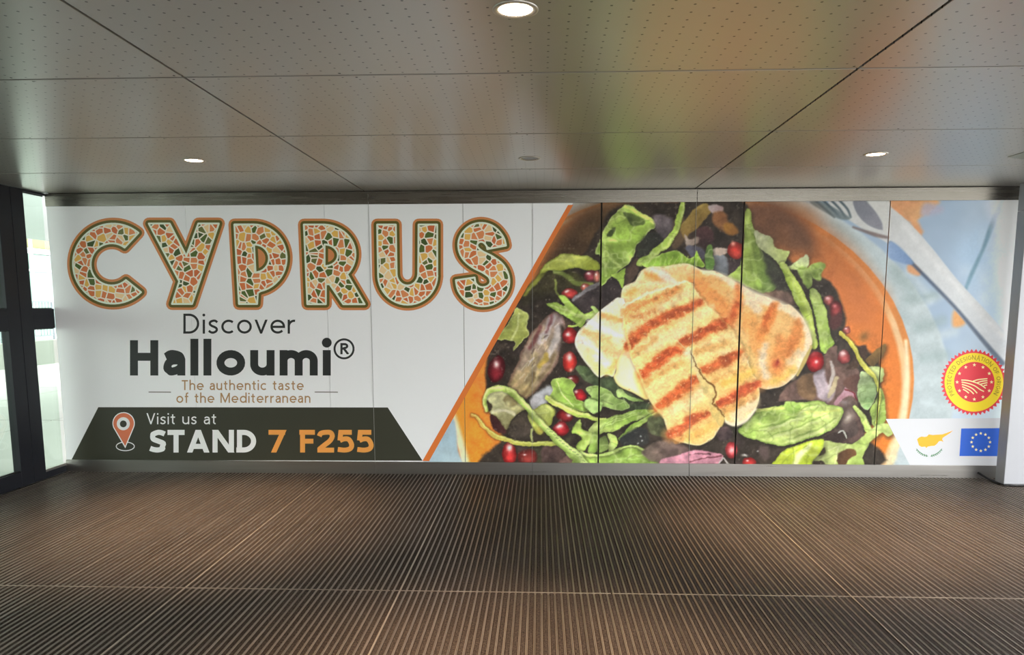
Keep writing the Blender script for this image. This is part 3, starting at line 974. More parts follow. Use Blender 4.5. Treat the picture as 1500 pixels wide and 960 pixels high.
    for (a, b, c_, w_) in (((808, 466), (792, 500), (206, 194, 194), 10), ((818, 480), (804, 520), (200, 190, 188), 9), ((790, 480), (776, 510), (110, 62, 62), 5), ((806, 462), (800, 486), (116, 66, 68), 4),
                           ((784, 520), (762, 556), (176, 156, 116), 10), ((796, 524), (774, 566), (196, 176, 126), 7), ((800, 520), (790, 536), (190, 160, 70), 7), ((812, 520), (790, 556), (120, 102, 74), 6),
                           ((772, 540), (752, 568), (186, 158, 118), 7), ((822, 476), (818, 512), (128, 112, 108), 5), ((782, 548), (766, 580), (112, 92, 64), 4)):
        stroke([a, ((a[0] + b[0]) / 2 + 3, (a[1] + b[1]) / 2), b], w_, c_, soft=2.5, alpha=0.8, nz=0.2, rag=1.5)
    for k in range(16):
        a = rng.uniform(0, 1)
        x, y = 816 - a * 50 + rng.uniform(-10, 8), 470 + a * 90 + rng.uniform(-8, 8)
        stroke([(x, y), (x - rng.uniform(2, 8), y + rng.uniform(4, 12))], rng.uniform(1, 2.5), [(224, 214, 210), (92, 70, 62), (206, 192, 160)][rng.integers(3)], soft=0.9, alpha=0.65)
    shape([(776, 588), (800, 566), (812, 574), (800, 590), (786, 604)], (196, 196, 200), (150, 146, 146), 70, soft=3, nz=0.2)
    shape([(822, 476), (836, 500), (836, 530), (816, 560), (806, 560), (820, 530)], (62, 50, 42), (50, 42, 38), 90, soft=3)
    seed(727, 541, 12.5, 20, (112, 26, 34), 12, hx=0.0, hy=-0.4, hs=0.34)
    # arugula towards the cheese
    shape([(800, 446), (812, 443), (826, 448), (818, 435), (828, 434), (841, 448), (854, 459), (868, 456), (878, 458), (872, 465), (858, 470), (851, 480), (843, 473), (830, 464), (812, 454)], (182, 208, 104), (154, 184, 78), 30, (134, 162, 66), 2, 0.8, 0.08)
    stroke([(806, 447), (830, 455), (848, 463), (874, 460)], [2, 3, 4, 3], (208, 222, 140), soft=0.9, alpha=0.7)
    stroke([(834, 479), (842, 478), (849, 474), (856, 464)], [3, 3.5, 4, 4], (186, 206, 104), soft=0.8)
    shape([(866, 450), (870, 449), (877, 457), (872, 459)], (138, 162, 84), soft=1)
    seed(834, 492, 11, 12, (172, 40, 40), hy=-0.2)
    seed(834, 530, 10, 14, (206, 46, 38), hx=-0.1, hy=-0.45, hs=0.42)
    glow(837, 541, 3, 3, (255, 190, 170), 0.8)
    seed(838, 556, 10, 7, (120, 36, 34))
    seed(848, 580, 11, 9, (196, 38, 44), hx=-0.5, hy=-0.6, hs=0.25)
    # ------------- lower left
    shape([(710, 578), (720, 570), (740, 570), (756, 576), (768, 590), (771, 600), (756, 606), (748, 618), (741, 630), (732, 615), (718, 606), (710, 594)], (190, 186, 142), (150, 142, 96), 70, (120, 112, 72), 4, 1.2, 0.22, rag=1)
    shape([(712, 586), (718, 590), (720, 598), (715, 602)], (56, 46, 36), soft=1.4)
    shape([(738, 584), (746, 578), (756, 584), (758, 592), (748, 596), (740, 592)], (112, 98, 66), (150, 136, 94), 0, soft=2)
    glow(744, 591, 4, 5, (206, 200, 150), 0.8)
    stroke([(722, 604), (738, 602), (752, 606)], 5, (214, 206, 176), soft=2, alpha=0.8)
    shape([(719, 608), (732, 616), (741, 630), (738, 636), (722, 628)], (58, 32, 32), (76, 44, 42), 0, soft=1.5)
    shape([(744, 628), (760, 606), (776, 612), (778, 630), (764, 640), (748, 640)], (62, 54, 44), (80, 70, 62), 60, soft=2.5, nz=0.2)
    shape([(773, 608), (786, 598), (800, 592), (813, 602), (806, 620), (798, 630), (790, 638), (780, 628)], (186, 192, 112), (154, 160, 72), 60, (128, 130, 60), 3, 1.0, 0.15)
    glow(791, 632, 6, 5, (196, 170, 80), 0.7)
    stroke([(779, 630), (778, 645)], 3, (186, 190, 116), soft=1)
    seed(827, 609, 13, 10, (120, 30, 32), hs=0.3, hx=0.4, hy=-0.1)
    seed(821, 628, 12, 10, (176, 38, 44), hx=-0.2, hy=-0.3, hs=0.4)
    seed(746, 664, 11, 16, (190, 46, 44), hs=0.42, hx=0.0, hy=-0.45)
    seed(772, 670, 14, 12, (148, 56, 50), soft=2, hs=0.15)
    shape([(795, 655), (815, 652), (828, 662), (820, 680), (795, 682)], (96, 74, 70), (66, 52, 48), 90, soft=2.5, nz=0.3)
    shape([(838, 662), (846, 676), (840, 684), (815, 684)], (112, 86, 78), soft=2, nz=0.3)
    stroke([(692, 609), (700, 612), (711, 627), (724, 638), (746, 646), (776, 650), (818, 649)], [4, 5, 6, 6.5, 7, 6.5, 6], (214, 168, 88), (186, 194, 90), hi=(220, 220, 140), soft=0.8)
    # arugula centre left
    shape([(806, 560), (818, 553), (832, 554), (842, 563), (838, 573), (844, 585), (857, 591), (866, 604), (843, 601), (821, 593), (803, 584), (808, 572)], (158, 184, 90), (120, 150, 62), 40, (184, 202, 116), 2, 0.9, 0.15)
    stroke([(816, 560), (826, 580), (840, 596)], 1.6, (204, 216, 150), soft=0.8, alpha=0.8)
    stroke([(800, 582), (814, 592), (842, 605), (873, 613), (886, 614)], [7, 8, 8, 7, 4], (196, 206, 104), (178, 198, 92), hi=(222, 224, 150), soft=0.8)
    shape([(843, 540), (852, 536), (864, 540), (877, 552), (890, 550), (898, 550), (908, 566), (926, 576), (944, 588), (958, 596), (940, 606), (920, 600), (896, 580), (866, 562), (852, 552)], (76, 90, 60), (56, 64, 46), 40, soft=1.5, nz=0.22)
    shape([(859, 569), (871, 565), (890, 570), (900, 582), (917, 587), (922, 597), (905, 600), (884, 596), (879, 601), (869, 605), (858, 597), (857, 587), (865, 582)], (162, 188, 108), (124, 152, 76), 30, (182, 202, 132), 2, 0.9, 0.12)
    shape([(858, 588), (868, 584), (882, 590), (879, 600), (869, 605), (860, 598)], (174, 198, 126), (160, 188, 112), 60, soft=1)
    stroke([(862, 583), (880, 588), (896, 592)], 2, (98, 120, 62), soft=1)
    stroke([(912, 582), (918, 596)], 1.5, (170, 192, 130), soft=0.8, alpha=0.7)
    shape([(902, 572), (911, 570), (918, 577), (932, 582), (942, 588), (928, 587), (914, 582), (904, 582)], (168, 192, 116), (136, 166, 88), 20, soft=0.9)
    shape([(862, 628), (874, 618), (888, 613), (917, 604), (942, 600), (960, 601), (948, 609), (926, 619), (905, 630), (884, 635), (866, 637)], (184, 202, 112), (136, 168, 72), -30, soft=1.0, nz=0.1, kind=N_STR)
    for k in range(7):
        stroke([(866 + k * 3, 634 - k), (900, 622 - k * 2.2), (944 - k * 3, 602 + k * 0.6)], 1.4, (204, 216, 150) if k % 2 else (120, 150, 64), soft=0.9, alpha=0.5)
    stroke([(968, 604), (946, 615), (925, 628), (908, 642)], [8, 8, 8, 5], (166, 194, 90), (140, 172, 76), hi=(200, 214, 130), soft=0.8)
    shape([(908, 640), (930, 628), (948, 630), (950, 650), (930, 656), (912, 652)], (46, 48, 48), (60, 58, 54), 60, soft=2.5)
    for (x, y) in ((938, 640), (940, 646), (934, 650)):
        glow(x, y, 1.3, 1.3, (206, 210, 206), 0.8)
    shape([(950, 612), (968, 606), (974, 626), (982, 640), (966, 640), (952, 632)], (74, 78, 54), (90, 92, 66), 60, soft=2.5, nz=0.3)
    shape([(836, 633), (842, 622), (850, 614), (852, 628), (868, 635), (864, 650), (851, 662), (843, 656), (852, 644), (848, 636)], (190, 208, 110), (160, 188, 84), 60, (128, 156, 64), 2.5, 0.9, 0.1)
    shape([(868, 636), (876, 634), (874, 660), (862, 662)], (150, 176, 86), (110, 136, 62), 90, soft=1)
    shape([(890, 636), (902, 638), (904, 652), (894, 664), (890, 656), (892, 646)], (196, 212, 124), (150, 178, 84), 20, soft=0.9)
    shape([(876, 644), (888, 640), (890, 658), (876, 662)], (96, 110, 62), (130, 150, 80), 90, soft=1.2)
    shape([(846, 664), (872, 665), (892, 662), (908, 655), (920, 652), (932, 653), (948, 662), (971, 673), (976, 690), (850, 690)], (150, 176, 84), (104, 134, 56), 60, soft=0.9, nz=0.12)
    stroke([(850, 663), (874, 667), (894, 664), (912, 656), (928, 653), (946, 661), (970, 673)], [5, 4, 4, 3, 3, 3, 2], (182, 202, 116), soft=1.0)
    stroke([(870, 684), (900, 674), (930, 672), (960, 680)], 2.2, (160, 188, 100), soft=1.2, alpha=0.8)
    stroke([(713, 602), (709, 588), (715, 574), (730, 568), (746, 572), (760, 585), (777, 603), (800, 629), (824, 651), (845, 670), (862, 690)], [3, 6, 8, 9, 9, 9, 9, 10, 13, 15, 14], (180, 190, 100), (170, 192, 110), edge=(118, 140, 62), hi=(216, 222, 150), soft=0.8)
    for k in range(12):
        a = k / 12
        x, y = 800 + a * 56, 626 + a * 50
        stroke([(x + 1, y + 2), (x + 4, y + 3)], 1.6, (96, 126, 66), soft=0.7, alpha=0.7)
    # purple leaf at the bottom
    shape([(940, 664), (960, 650), (980, 646), (1004, 652), (1010, 668), (980, 684), (960, 678)], (120, 104, 92), (100, 80, 76), 0, soft=2.5, nz=0.3)
    shape([(966, 676), (985, 668), (1001, 663), (1026, 660), (1043, 662), (1059, 668), (1048, 682), (1010, 690), (970, 690)], (206, 142, 156), (186, 134, 146), 90, soft=1.2, nz=0.22, rag=0.8)
    stroke([(1010, 676), (1030, 672), (1056, 668)], 2, (112, 62, 70), soft=1, rag=1.2)
    stroke([(1010, 667), (1024, 665), (1040, 665)], 1.6, (98, 60, 66), soft=0.9, rag=1.5)
    stroke([(1050, 684), (1058, 672), (1064, 678), (1070, 684)], 2, (196, 190, 184), soft=0.9)
    shape([(1050, 632), (1064, 624), (1072, 632), (1070, 642), (1056, 646)], (104, 84, 84), (60, 50, 50), 60, soft=2, nz=0.3)
    seed(1071, 660, 9.5, 12, (218, 66, 70), hi=(255, 190, 190), hx=0.0, hy=0.0, hs=0.5)
    seed(1098, 678, 10, 8, (214, 62, 58), hs=0.2)
    glow(1092, 667, 4, 1.8, (236, 230, 224), 0.9)
    glow(1111, 660, 1.4, 1.2, (200, 200, 200), 0.9)
    shape([(1112, 655), (1124, 654), (1126, 668), (1116, 672)], (90, 76, 72), soft=3)
    # ------------- right: red leaf, spinach
    shape([(1150, 566), (1172, 552), (1190, 543), (1209, 516), (1224, 506), (1228, 526), (1256, 540), (1260, 560), (1256, 590), (1266, 622), (1258, 646), (1206, 644), (1225, 614), (1192, 588), (1164, 586), (1140, 588)], (122, 96, 86), (96, 76, 70), 60, soft=1.5, nz=0.25)
    shape([(1168, 556), (1188, 546), (1196, 570), (1188, 586), (1170, 578)], (112, 88, 66), (132, 104, 76), 60, soft=2.5, nz=0.2)
    shape([(1192, 548), (1206, 540), (1210, 560), (1222, 572), (1216, 588), (1202, 584), (1194, 568)], (204, 190, 198), (170, 152, 156), 60, soft=2.5, nz=0.22)
    stroke([(1216, 530), (1220, 548), (1212, 570)], [4, 6, 4], (214, 204, 196), soft=1.5, alpha=0.85, rag=1)
    stroke([(1225, 555), (1218, 572), (1212, 582)], [6, 7, 4], (206, 190, 150), soft=1.5, alpha=0.9)
    shape([(1222, 590), (1232, 576), (1238, 566), (1250, 574), (1256, 584), (1244, 580), (1236, 584), (1226, 596)], (206, 170, 180), (170, 120, 128), 60, soft=1.4)
    stroke([(1236, 570), (1250, 576), (1256, 586)], 2, (120, 40, 46), soft=0.8)
    shape([(1234, 560), (1256, 548), (1258, 570), (1246, 574)], (116, 84, 72), (92, 66, 60), 0, soft=2)
    shape([(1232, 600), (1244, 582), (1254, 592), (1252, 612), (1258, 630), (1240, 642), (1222, 636), (1230, 616)], (104, 88, 80), (78, 66, 62), 90, soft=2, nz=0.3)
    glow(1242, 612, 5, 8, (214, 200, 184), 0.75, 20)
    glow(1236, 590, 6, 4, (170, 156, 160), 0.6)
    shape([(1206, 640), (1224, 632), (1240, 634), (1238, 645), (1216, 648)], (62, 50, 46), soft=1.5)
    stroke([(1228, 633), (1236, 632), (1239, 642)], 2, (196, 196, 186), soft=0.8)
    seed(1194, 530, 12.5, 14, (206, 42, 46), 0, hx=0.1, hy=0.05, hs=0.22)
    glow(1192, 518, 5, 4, (232, 100, 100), 0.7)
    seed(1235, 523, 9, 10, (196, 86, 84), hi=(252, 224, 220), hx=-0.2, hy=-0.45, hs=0.5)
    shape([(1240, 540), (1248, 524), (1258, 508), (1270, 508), (1266, 528), (1252, 540)], (66, 50, 44), (84, 64, 50), 60, soft=2)
    shape([(1268, 526), (1280, 514), (1298, 504), (1292, 522), (1280, 536), (1272, 534)], (140, 108, 62), (104, 82, 50), 60, soft=1.2)
    shape([(1263, 544), (1277, 552), (1284, 565), (1282, 582), (1272, 601), (1262, 595), (1256, 577), (1257, 560)], (172, 192, 140), (140, 172, 112), 60, (186, 204, 152), 2, 1.0, 0.1)
    shape([(1272, 538), (1291, 539), (1294, 555), (1286, 560), (1276, 550)], (206, 216, 150), (180, 200, 120), 60, soft=1.2)
    shape([(1274, 602), (1284, 584), (1290, 566), (1296, 586), (1297, 616), (1282, 626), (1276, 614)], (176, 196, 104), (140, 168, 78), 90, soft=1.2, nz=0.1)
    stroke([(1232, 488), (1248, 505), (1260, 527), (1273, 545), (1285, 560), (1288, 580), (1284, 620)], [5, 7, 7, 7, 6, 4, 3], (206, 192, 78), (196, 206, 96), hi=(230, 222, 130), soft=0.8)
    stroke([(1252, 596), (1264, 612), (1272, 628), (1280, 634)], [5, 8, 9, 7], (186, 206, 112), soft=0.9, hi=(216, 226, 150))
    shape([(1196, 652), (1212, 646), (1240, 650), (1256, 646), (1270, 634), (1294, 620), (1308, 634), (1300, 639), (1290, 635), (1274, 650), (1264, 668), (1260, 690), (1184, 690), (1194, 668)], (206, 218, 140), (164, 188, 96), 60, soft=1.0, nz=0.1)
    shape([(1226, 668), (1236, 658), (1250, 658), (1254, 666), (1244, 672), (1236, 682), (1228, 682)], (86, 62, 44), (120, 84, 54), 0, soft=1.4)
    shape([(1202, 660), (1208, 656), (1208, 664), (1200, 668)], (70, 60, 44), soft=1)
    shape([(1192, 676), (1206, 676), (1206, 690), (1188, 690)], (56, 48, 38), soft=1.2)
    stroke([(1214, 660), (1228, 656), (1220, 684)], 2, (226, 230, 170), soft=1, alpha=0.7)
    sp_ = [(1080, 630), (1097, 615), (1110, 602), (1147, 594), (1161, 589), (1176, 590), (1198, 586), (1217, 594), (1232, 598), (1234, 607), (1225, 623), (1202, 636), (1167, 648), (1138, 653), (1106, 645), (1088, 638)]
    shape(sp_, (158, 186, 92), (206, 220, 134), 60, (120, 150, 66), 4, 0.9, 0.12, kind=N_STR)
    stroke([(1108, 602), (1150, 598), (1190, 604), (1230, 602)], [4, 4, 3, 3], (206, 214, 120), soft=1, alpha=0.9)
    for (a, b, c_) in (((1120, 630), (1150, 616), (1180, 608)), ((1128, 640), (1165, 626), (1215, 606)), ((1112, 626), (1140, 620), (1170, 610)), ((1150, 644), (1190, 632), (1224, 612)), ((1170, 604), (1182, 596), (1200, 592))):
        stroke([a, b, c_], [1.2, 2.4, 1.2], (116, 148, 66), soft=1.2, alpha=0.5)
        stroke([(a[0], a[1] + 3.5), (b[0], b[1] + 4), (c_[0], c_[1] + 3)], [2, 4, 2], (222, 232, 160), soft=1.6, alpha=0.65)
    shape([(1150, 590), (1162, 588), (1174, 596), (1166, 606), (1152, 602)], (168, 196, 100), (140, 172, 80), 60, soft=1.5)
    shape([(1128, 690), (1142, 666), (1166, 652), (1190, 645), (1204, 643), (1205, 656), (1190, 678), (1180, 692)], (208, 222, 84), (178, 200, 58), 60, (150, 172, 48), 3, 1.0, 0.06)
    stroke([(1160, 690), (1172, 668), (1186, 652)], [8, 9, 5], (238, 242, 190), soft=3.5, alpha=0.85)
    stroke([(1140, 686), (1156, 668), (1180, 654)], 2, (160, 182, 60), soft=1.2, alpha=0.7)
    # ------------- the grilled cheese
    SHADE[0] = 0.0
    leaf_detail()
    SHADE[0] = 0.5
    CR, CL, YE, OR, BR = (250, 226, 178), (238, 230, 206), (244, 206, 120), (232, 150, 84), (196, 88, 48)
    back = [(911, 425), (930, 412), (938, 398), (952, 391), (975, 390), (1005, 386), (1030, 396), (1047, 397), (1063, 405), (1084, 417), (1107, 430), (1126, 436), (1147, 446), (1158, 447), (1174, 463), (1180, 474), (1187, 490), (1189, 506),
            (1175, 530), (1168, 546), (1151, 563), (1134, 569), (1112, 568), (1060, 540), (960, 520), (916, 470)]
    shape(back, (248, 204, 142), (246, 190, 118), 20, (250, 232, 196), 9, 0.9, 0.05, fine=7)
    # cream rim of the back slice
    stroke([(1030, 398), (1062, 408), (1106, 433), (1146, 449), (1172, 466), (1184, 492), (1178, 520), (1160, 552)], [6, 10, 14, 12, 10, 10, 8, 8], (252, 236, 204), soft=4, alpha=0.85)
    for (p, w_, c_, al) in (
            ([(1018, 410), (1036, 430), (1056, 452)], 26, (236, 152, 84), 0.85), ([(1026, 404), (1046, 412), (1064, 424)], 12, (240, 176, 108), 0.8), ([(1080, 420), (1082, 442), (1070, 470)], [8, 14, 12], (226, 130, 70), 0.85),
            ([(1078, 446), (1072, 462), (1068, 476)], 8, (206, 92, 50), 0.85), ([(1136, 446), (1126, 470), (1112, 494)], [10, 18, 14], (228, 132, 66), 0.85), ([(1128, 452), (1120, 472), (1114, 488)], 7, (212, 104, 54), 0.75),
            ([(1096, 470), (1106, 488), (1112, 510)], 26, (238, 162, 90), 0.7), ([(1168, 470), (1166, 492), (1156, 516)], [8, 16, 14], (232, 142, 76), 0.8), ([(1144, 500), (1150, 514), (1158, 500)], 18, (230, 140, 78), 0.6),
            ([(1140, 516), (1138, 534), (1140, 548)], [18, 24, 12], (236, 152, 84), 0.8), ([(1078, 500), (1092, 520), (1098, 545)], 22, (244, 206, 130), 0.7), ([(1120, 505), (1116, 530), (1122, 552)], 9, (252, 236, 206), 0.8),
            ([(1160, 530), (1166, 526), (1170, 520)], 14, (252, 240, 210), 0.6), ([(1096, 440), (1104, 446), (1110, 452)], 14, (252, 232, 200), 0.8), ([(1130, 560), (1148, 552), (1162, 540)], 10, (244, 206, 110), 0.8),
            ([(944, 400), (955, 404), (972, 410)], [6, 10, 7], (232, 152, 76), 0.85), ([(975, 396), (1000, 396), (1016, 402)], 10, (248, 204, 146), 0.7), ([(914, 432), (922, 430), (930, 424)], 6, (238, 176, 92), 0.8),
            ([(955, 396), (975, 404), (990, 416)], 9, (240, 236, 228), 0.8), ([(936, 416), (956, 416), (980, 414)], 6, (246, 226, 190), 0.7)):
        stroke(p, w_, c_, soft=5, alpha=al, nz=0.12, rag=3.5, fine=8)
    glow(1137, 533, 6, 6, (190, 78, 52), 0.85)
    glow(1138, 530, 2, 3, (140, 44, 40), 0.8)
    stroke([(1188, 508), (1178, 530), (1168, 550)], [4, 6, 3], (206, 182, 110), soft=1.2)
    # left slice
    left = [(847, 486), (859, 474), (877, 457), (896, 442), (905, 436), (914, 440), (920, 460), (922, 500), (910, 520), (906, 527), (902, 542), (898, 552), (888, 549), (877, 553), (863, 538), (849, 519), (842, 503)]
    shape(left, (246, 232, 206), (248, 222, 160), 80, (244, 232, 212), 5, 0.9, 0.05, fine=6)
    for (p, w_, c_, al) in (([(880, 462), (895, 464), (910, 470)], [6, 11, 6], (234, 166, 92), 0.85), ([(856, 486), (872, 492), (892, 500)], [10, 14, 12], (240, 184, 116), 0.85), ([(876, 504), (892, 512), (904, 514)], 14, (242, 194, 130), 0.7),
                            ([(862, 470), (884, 482), (910, 492)], 5, (250, 246, 236), 0.8), ([(852, 500), (866, 506), (880, 518)], 6, (250, 244, 232), 0.8), ([(872, 524), (884, 530), (894, 536)], 14, (246, 238, 226), 0.8),
                            ([(888, 546), (896, 540), (902, 530)], 9, (246, 206, 112), 0.8), ([(860, 520), (868, 530), (876, 542)], 8, (246, 220, 152), 0.8)):
        stroke(p, w_, c_, soft=4, alpha=al, nz=0.1, rag=2.5)
    stroke([(846, 500), (850, 498), (853, 503)], 3, (190, 184, 176), soft=1, alpha=0.7)
    stroke([(906, 526), (914, 512), (920, 502)], 2.2, (206, 166, 96), soft=1.2, alpha=0.8)
    # lower middle slice
    shape([(902, 545), (905, 527), (916, 508), (926, 500), (934, 540), (950, 584), (926, 575), (907, 566), (899, 553)], (242, 228, 186), (250, 236, 200), 40, (246, 214, 130), 6, 0.9, 0.05)
    stroke([(934, 548), (938, 566), (946, 580)], 10, (246, 212, 120), soft=4, alpha=0.8)
    # front slice, two fingers
    fr = [(911, 452), (918, 444), (934, 435), (960, 425), (986, 416), (1003, 411), (1012, 414), (1022, 428), (1042, 450), (1060, 468), (1080, 492), (1094, 524), (1102, 546), (1110, 562), (1113, 578), (1109, 595), (1100, 610), (1091, 618), (1076, 624), (1064, 620),
          (1060, 612), (1056, 624), (1051, 633), (1044, 643), (1034, 649), (1022, 653), (1001, 649), (988, 645), (980, 638), (975, 623), (970, 609), (958, 596), (948, 580), (937, 552), (925, 528), (918, 500), (912, 470)]
    shape(fr, (248, 218, 150), (248, 208, 132), 60, (250, 228, 180), 4, 0.9, 0.06, fine=9)
    for (p, w_, c_, al) in (
            ([(918, 482), (950, 460), (985, 440), (1008, 428)], [12, 16, 16, 10], (236, 216, 164), 0.9), ([(932, 512), (960, 500), (985, 492), (1000, 486)], [14, 20, 20, 14], (238, 218, 166), 0.85),
            ([(1000, 470), (1022, 462), (1040, 452)], 14, (250, 226, 170), 0.8), ([(955, 540), (985, 528), (1004, 520)], 14, (246, 214, 150), 0.7), ([(1030, 506), (1050, 500), (1072, 494)], 12, (250, 224, 160), 0.8),
            ([(985, 600), (1010, 588), (1030, 576)], 16, (250, 224, 168), 0.8), ([(1062, 560), (1084, 552), (1100, 545)], 12, (246, 200, 96), 0.75), ([(970, 575), (980, 566), (1000, 552)], 10, (248, 216, 140), 0.7),
            ([(1010, 640), (1030, 632), (1044, 622)], 12, (248, 204, 112), 0.75), ([(1078, 612), (1092, 602), (1104, 588)], 18, (250, 232, 190), 0.85), ([(1060, 520), (1076, 516), (1088, 524)], 12, (250, 232, 196), 0.5)):
        stroke(p, w_, c_, soft=5, alpha=al, nz=0.06, rag=3)
    marks = [([(917, 456), (934, 447), (956, 440), (976, 432), (990, 424)], [9, 13, 10, 9, 9], (232, 152, 90), 0.85, 2.6), ([(920, 466), (940, 462), (958, 456)], 7, (238, 170, 108), 0.7, 2.6),
             ([(921, 507), (936, 488), (957, 474), (980, 462), (1000, 454), (1026, 443)], [15, 17, 16, 15, 15, 10], (194, 92, 52), 0.97, 1.8),
             ([(997, 503), (1012, 496), (1032, 486), (1046, 478), (1062, 472)], [11, 14, 15, 18, 13], (196, 90, 50), 0.97, 1.8),
             ([(941, 549), (956, 536), (970, 525), (984, 516), (994, 513)], [15, 16, 18, 17, 12], (210, 92, 50), 0.97, 1.8),
             ([(1028, 543), (1044, 536), (1060, 529), (1076, 521), (1085, 515)], [11, 15, 15, 14, 9], (198, 94, 52), 0.95, 1.8),
             ([(962, 598), (974, 588), (990, 576), (1006, 564), (1022, 553)], [11, 15, 16, 16, 9], (206, 98, 54), 0.95, 2.0),
             ([(1050, 594), (1064, 585), (1080, 576), (1096, 569), (1110, 563)], [10, 15, 16, 16, 11], (204, 92, 58), 0.95, 1.8),
             ([(982, 637), (994, 630), (1008, 619), (1022, 611), (1036, 607)], [11, 15, 15, 14, 8], (202, 96, 60), 0.95, 1.8)]
    for p, w_, c_, al, sf in marks:
        ww = [v_ + 9 for v_ in w_] if isinstance(w_, list) else w_ + 9
        stroke([(x, y + 2) for x, y in p], ww, (238, 168, 98), soft=6, alpha=0.5, nz=0.2, rag=4, fine=10)
        stroke(p, w_, (c_[0] + 8, c_[1] + 10, c_[2] + 4), soft=sf + 1.2, alpha=al * 0.95, nz=0.2, rag=3.0, fine=16)
        stroke([(x, y - 1) for x, y in p], [v_ * 0.45 for v_ in w_] if isinstance(w_, list) else w_ * 0.45, (c_[0] - 14, c_[1] - 14, c_[2] - 8), soft=3, alpha=0.6, nz=0.3, rag=3.5, fine=12)
    for (p, w_) in (([(926, 520), (944, 508), (960, 496)], 8), ([(945, 562), (970, 546), (1000, 530)], 9), ([(1020, 516), (1044, 508), (1066, 500)], 8), ([(1040, 562), (1060, 552), (1090, 540)], 7), ([(990, 648), (1010, 640), (1034, 630)], 7), ([(1060, 604), (1084, 592), (1104, 582)], 6)):
        stroke(p, w_, (236, 166, 92), soft=4, alpha=0.65, nz=0.3, rag=4, fine=14)
    for k in range(520):                           # crust freckles
        i = rng.integers(len(marks))
        p = marks[i][0]
        j = rng.integers(len(p) - 1)
        t_ = rng.random()
        x = p[j][0] * (1 - t_) + p[j + 1][0] * t_ + rng.normal(0, 8)
        y = p[j][1] * (1 - t_) + p[j + 1][1] * t_ + rng.normal(0, 8) + 3
        glow(x, y, rng.uniform(0.6, 1.6), rng.uniform(0.5, 1.2), [(222, 132, 70), (206, 112, 60), (250, 228, 170), (232, 160, 90)][rng.integers(4)], 0.55, rng.uniform(-60, 0))
    stroke([(912, 452), (934, 436), (960, 426), (986, 417), (1004, 412)], [3, 4, 4, 4, 3], (252, 238, 206), soft=1.6, alpha=0.8)
    stroke([(1014, 418), (1042, 451), (1061, 470), (1080, 494), (1094, 526)], [2, 2.5, 2.5, 2.5, 2], (214, 150, 84), soft=1.4, alpha=0.55)
    stroke([(1106, 600), (1092, 616), (1076, 622), (1064, 618)], [4, 6, 6, 4], (252, 240, 212), soft=2, alpha=0.85)
    stroke([(914, 470), (920, 502), (928, 530), (940, 556), (950, 582), (972, 612)], [3, 3, 3, 3, 3, 3], (240, 206, 130), soft=1.6, alpha=0.7)
    # crack between the fingers
    shape([(1008, 508), (1014, 516), (1024, 540), (1036, 556), (1046, 568), (1050, 580), (1046, 590), (1054, 600), (1062, 611), (1056, 626), (1046, 614), (1036, 590), (1024, 560), (1012, 534), (1004, 516)], (240, 222, 168), (226, 196, 120), 80, soft=1.6, nz=0.1)
    stroke([(1011, 515), (1020, 536), (1029, 551), (1045, 567), (1048, 580), (1043, 590), (1051, 598), (1061, 611)], [1.6, 2, 2.4, 3, 2.6, 2.4, 2.4, 1.6], (124, 84, 44), soft=0.9)
    glow(1006, 517, 5, 4, (240, 232, 206), 0.7)
    stroke([(986, 494), (996, 504), (1006, 514)], 2, (226, 196, 140), soft=1.2, alpha=0.8)
    SHADE[0] = 0.0
    dch = np.minimum(np.minimum(sdf(spline(back), (slice(0, PHEI), slice(0, PWID))), sdf(spline(fr), (slice(0, PHEI), slice(0, PWID)))), sdf(spline(left), (slice(0, PHEI), slice(0, PWID))))
    mc = (1 - sstep(dch, -3, 1))[..., None]
    va = 0.6 * vnoise(8, 5, 51) + 0.5 * vnoise(3, 2.2, 52)
    tone = CAN * (1 + (va * 0.055 + N_FINE * 0.05)[..., None])
    gold = (np.clip(0.6 * vnoise(20, 14, 53) + 0.4 * vnoise(7, 5, 54), 0, 1) * 0.3)[..., None]
    tone = tone * (1 - gold) + np.minimum(tone * arr((1.0, 0.90, 0.70)), 255) * gold
    wx, wy = 1.3 * vnoise(6, 6, 55) + 0.8 * vnoise(2.5, 2.5, 56), 1.3 * vnoise(6, 6, 57) + 0.8 * vnoise(2.5, 2.5, 58)
    xi = np.clip(np.arange(PWID)[None, :] + wx * PS, 0, PWID - 1).astype(int)
    yi = np.clip(np.arange(PHEI)[:, None] + wy * PS, 0, PHEI - 1).astype(int)
    tone = tone[yi, xi]
    CAN[:] = CAN * (1 - mc) + tone * mc
    # seal backdrop and white left part of the artwork
    P = np.array([(560, 284), (846.6, 284), (610, 696), (560, 696)], float)
    w = (slice(0, PHEI), slice(0, PWID))
    d = (GX - 838.0) * (676 - 300) + (GY - 300) * (838.0 - 620.5)
    CAN[d < 0] = arr((255, 255, 255)) * 0
    return d < 0


left_mask = paint_food()
np.clip(CAN, 0, 255, CAN)
CAN = np.clip(CAN * 1.02 - CAN.mean(-1, keepdims=True) * 0.02, 0, 255)
LIN = np.where(CAN <= 10, CAN / 255 / 12.92, ((CAN / 255 + 0.055) / 1.055) ** 2.4).astype(np.float32)
# light falls unevenly along the wall, brightest by the open end: turn photographed colour into ink colour
LITE = np.interp(np.arange(PWID) / PS + PX0, LIGHT_X, LIGHT_V).astype(np.float32)
INK = np.clip(LIN / LITE[None, :, None] * WHITE_INK, 0.0, 0.88)
INK[left_mask] = VINYL_WHITE


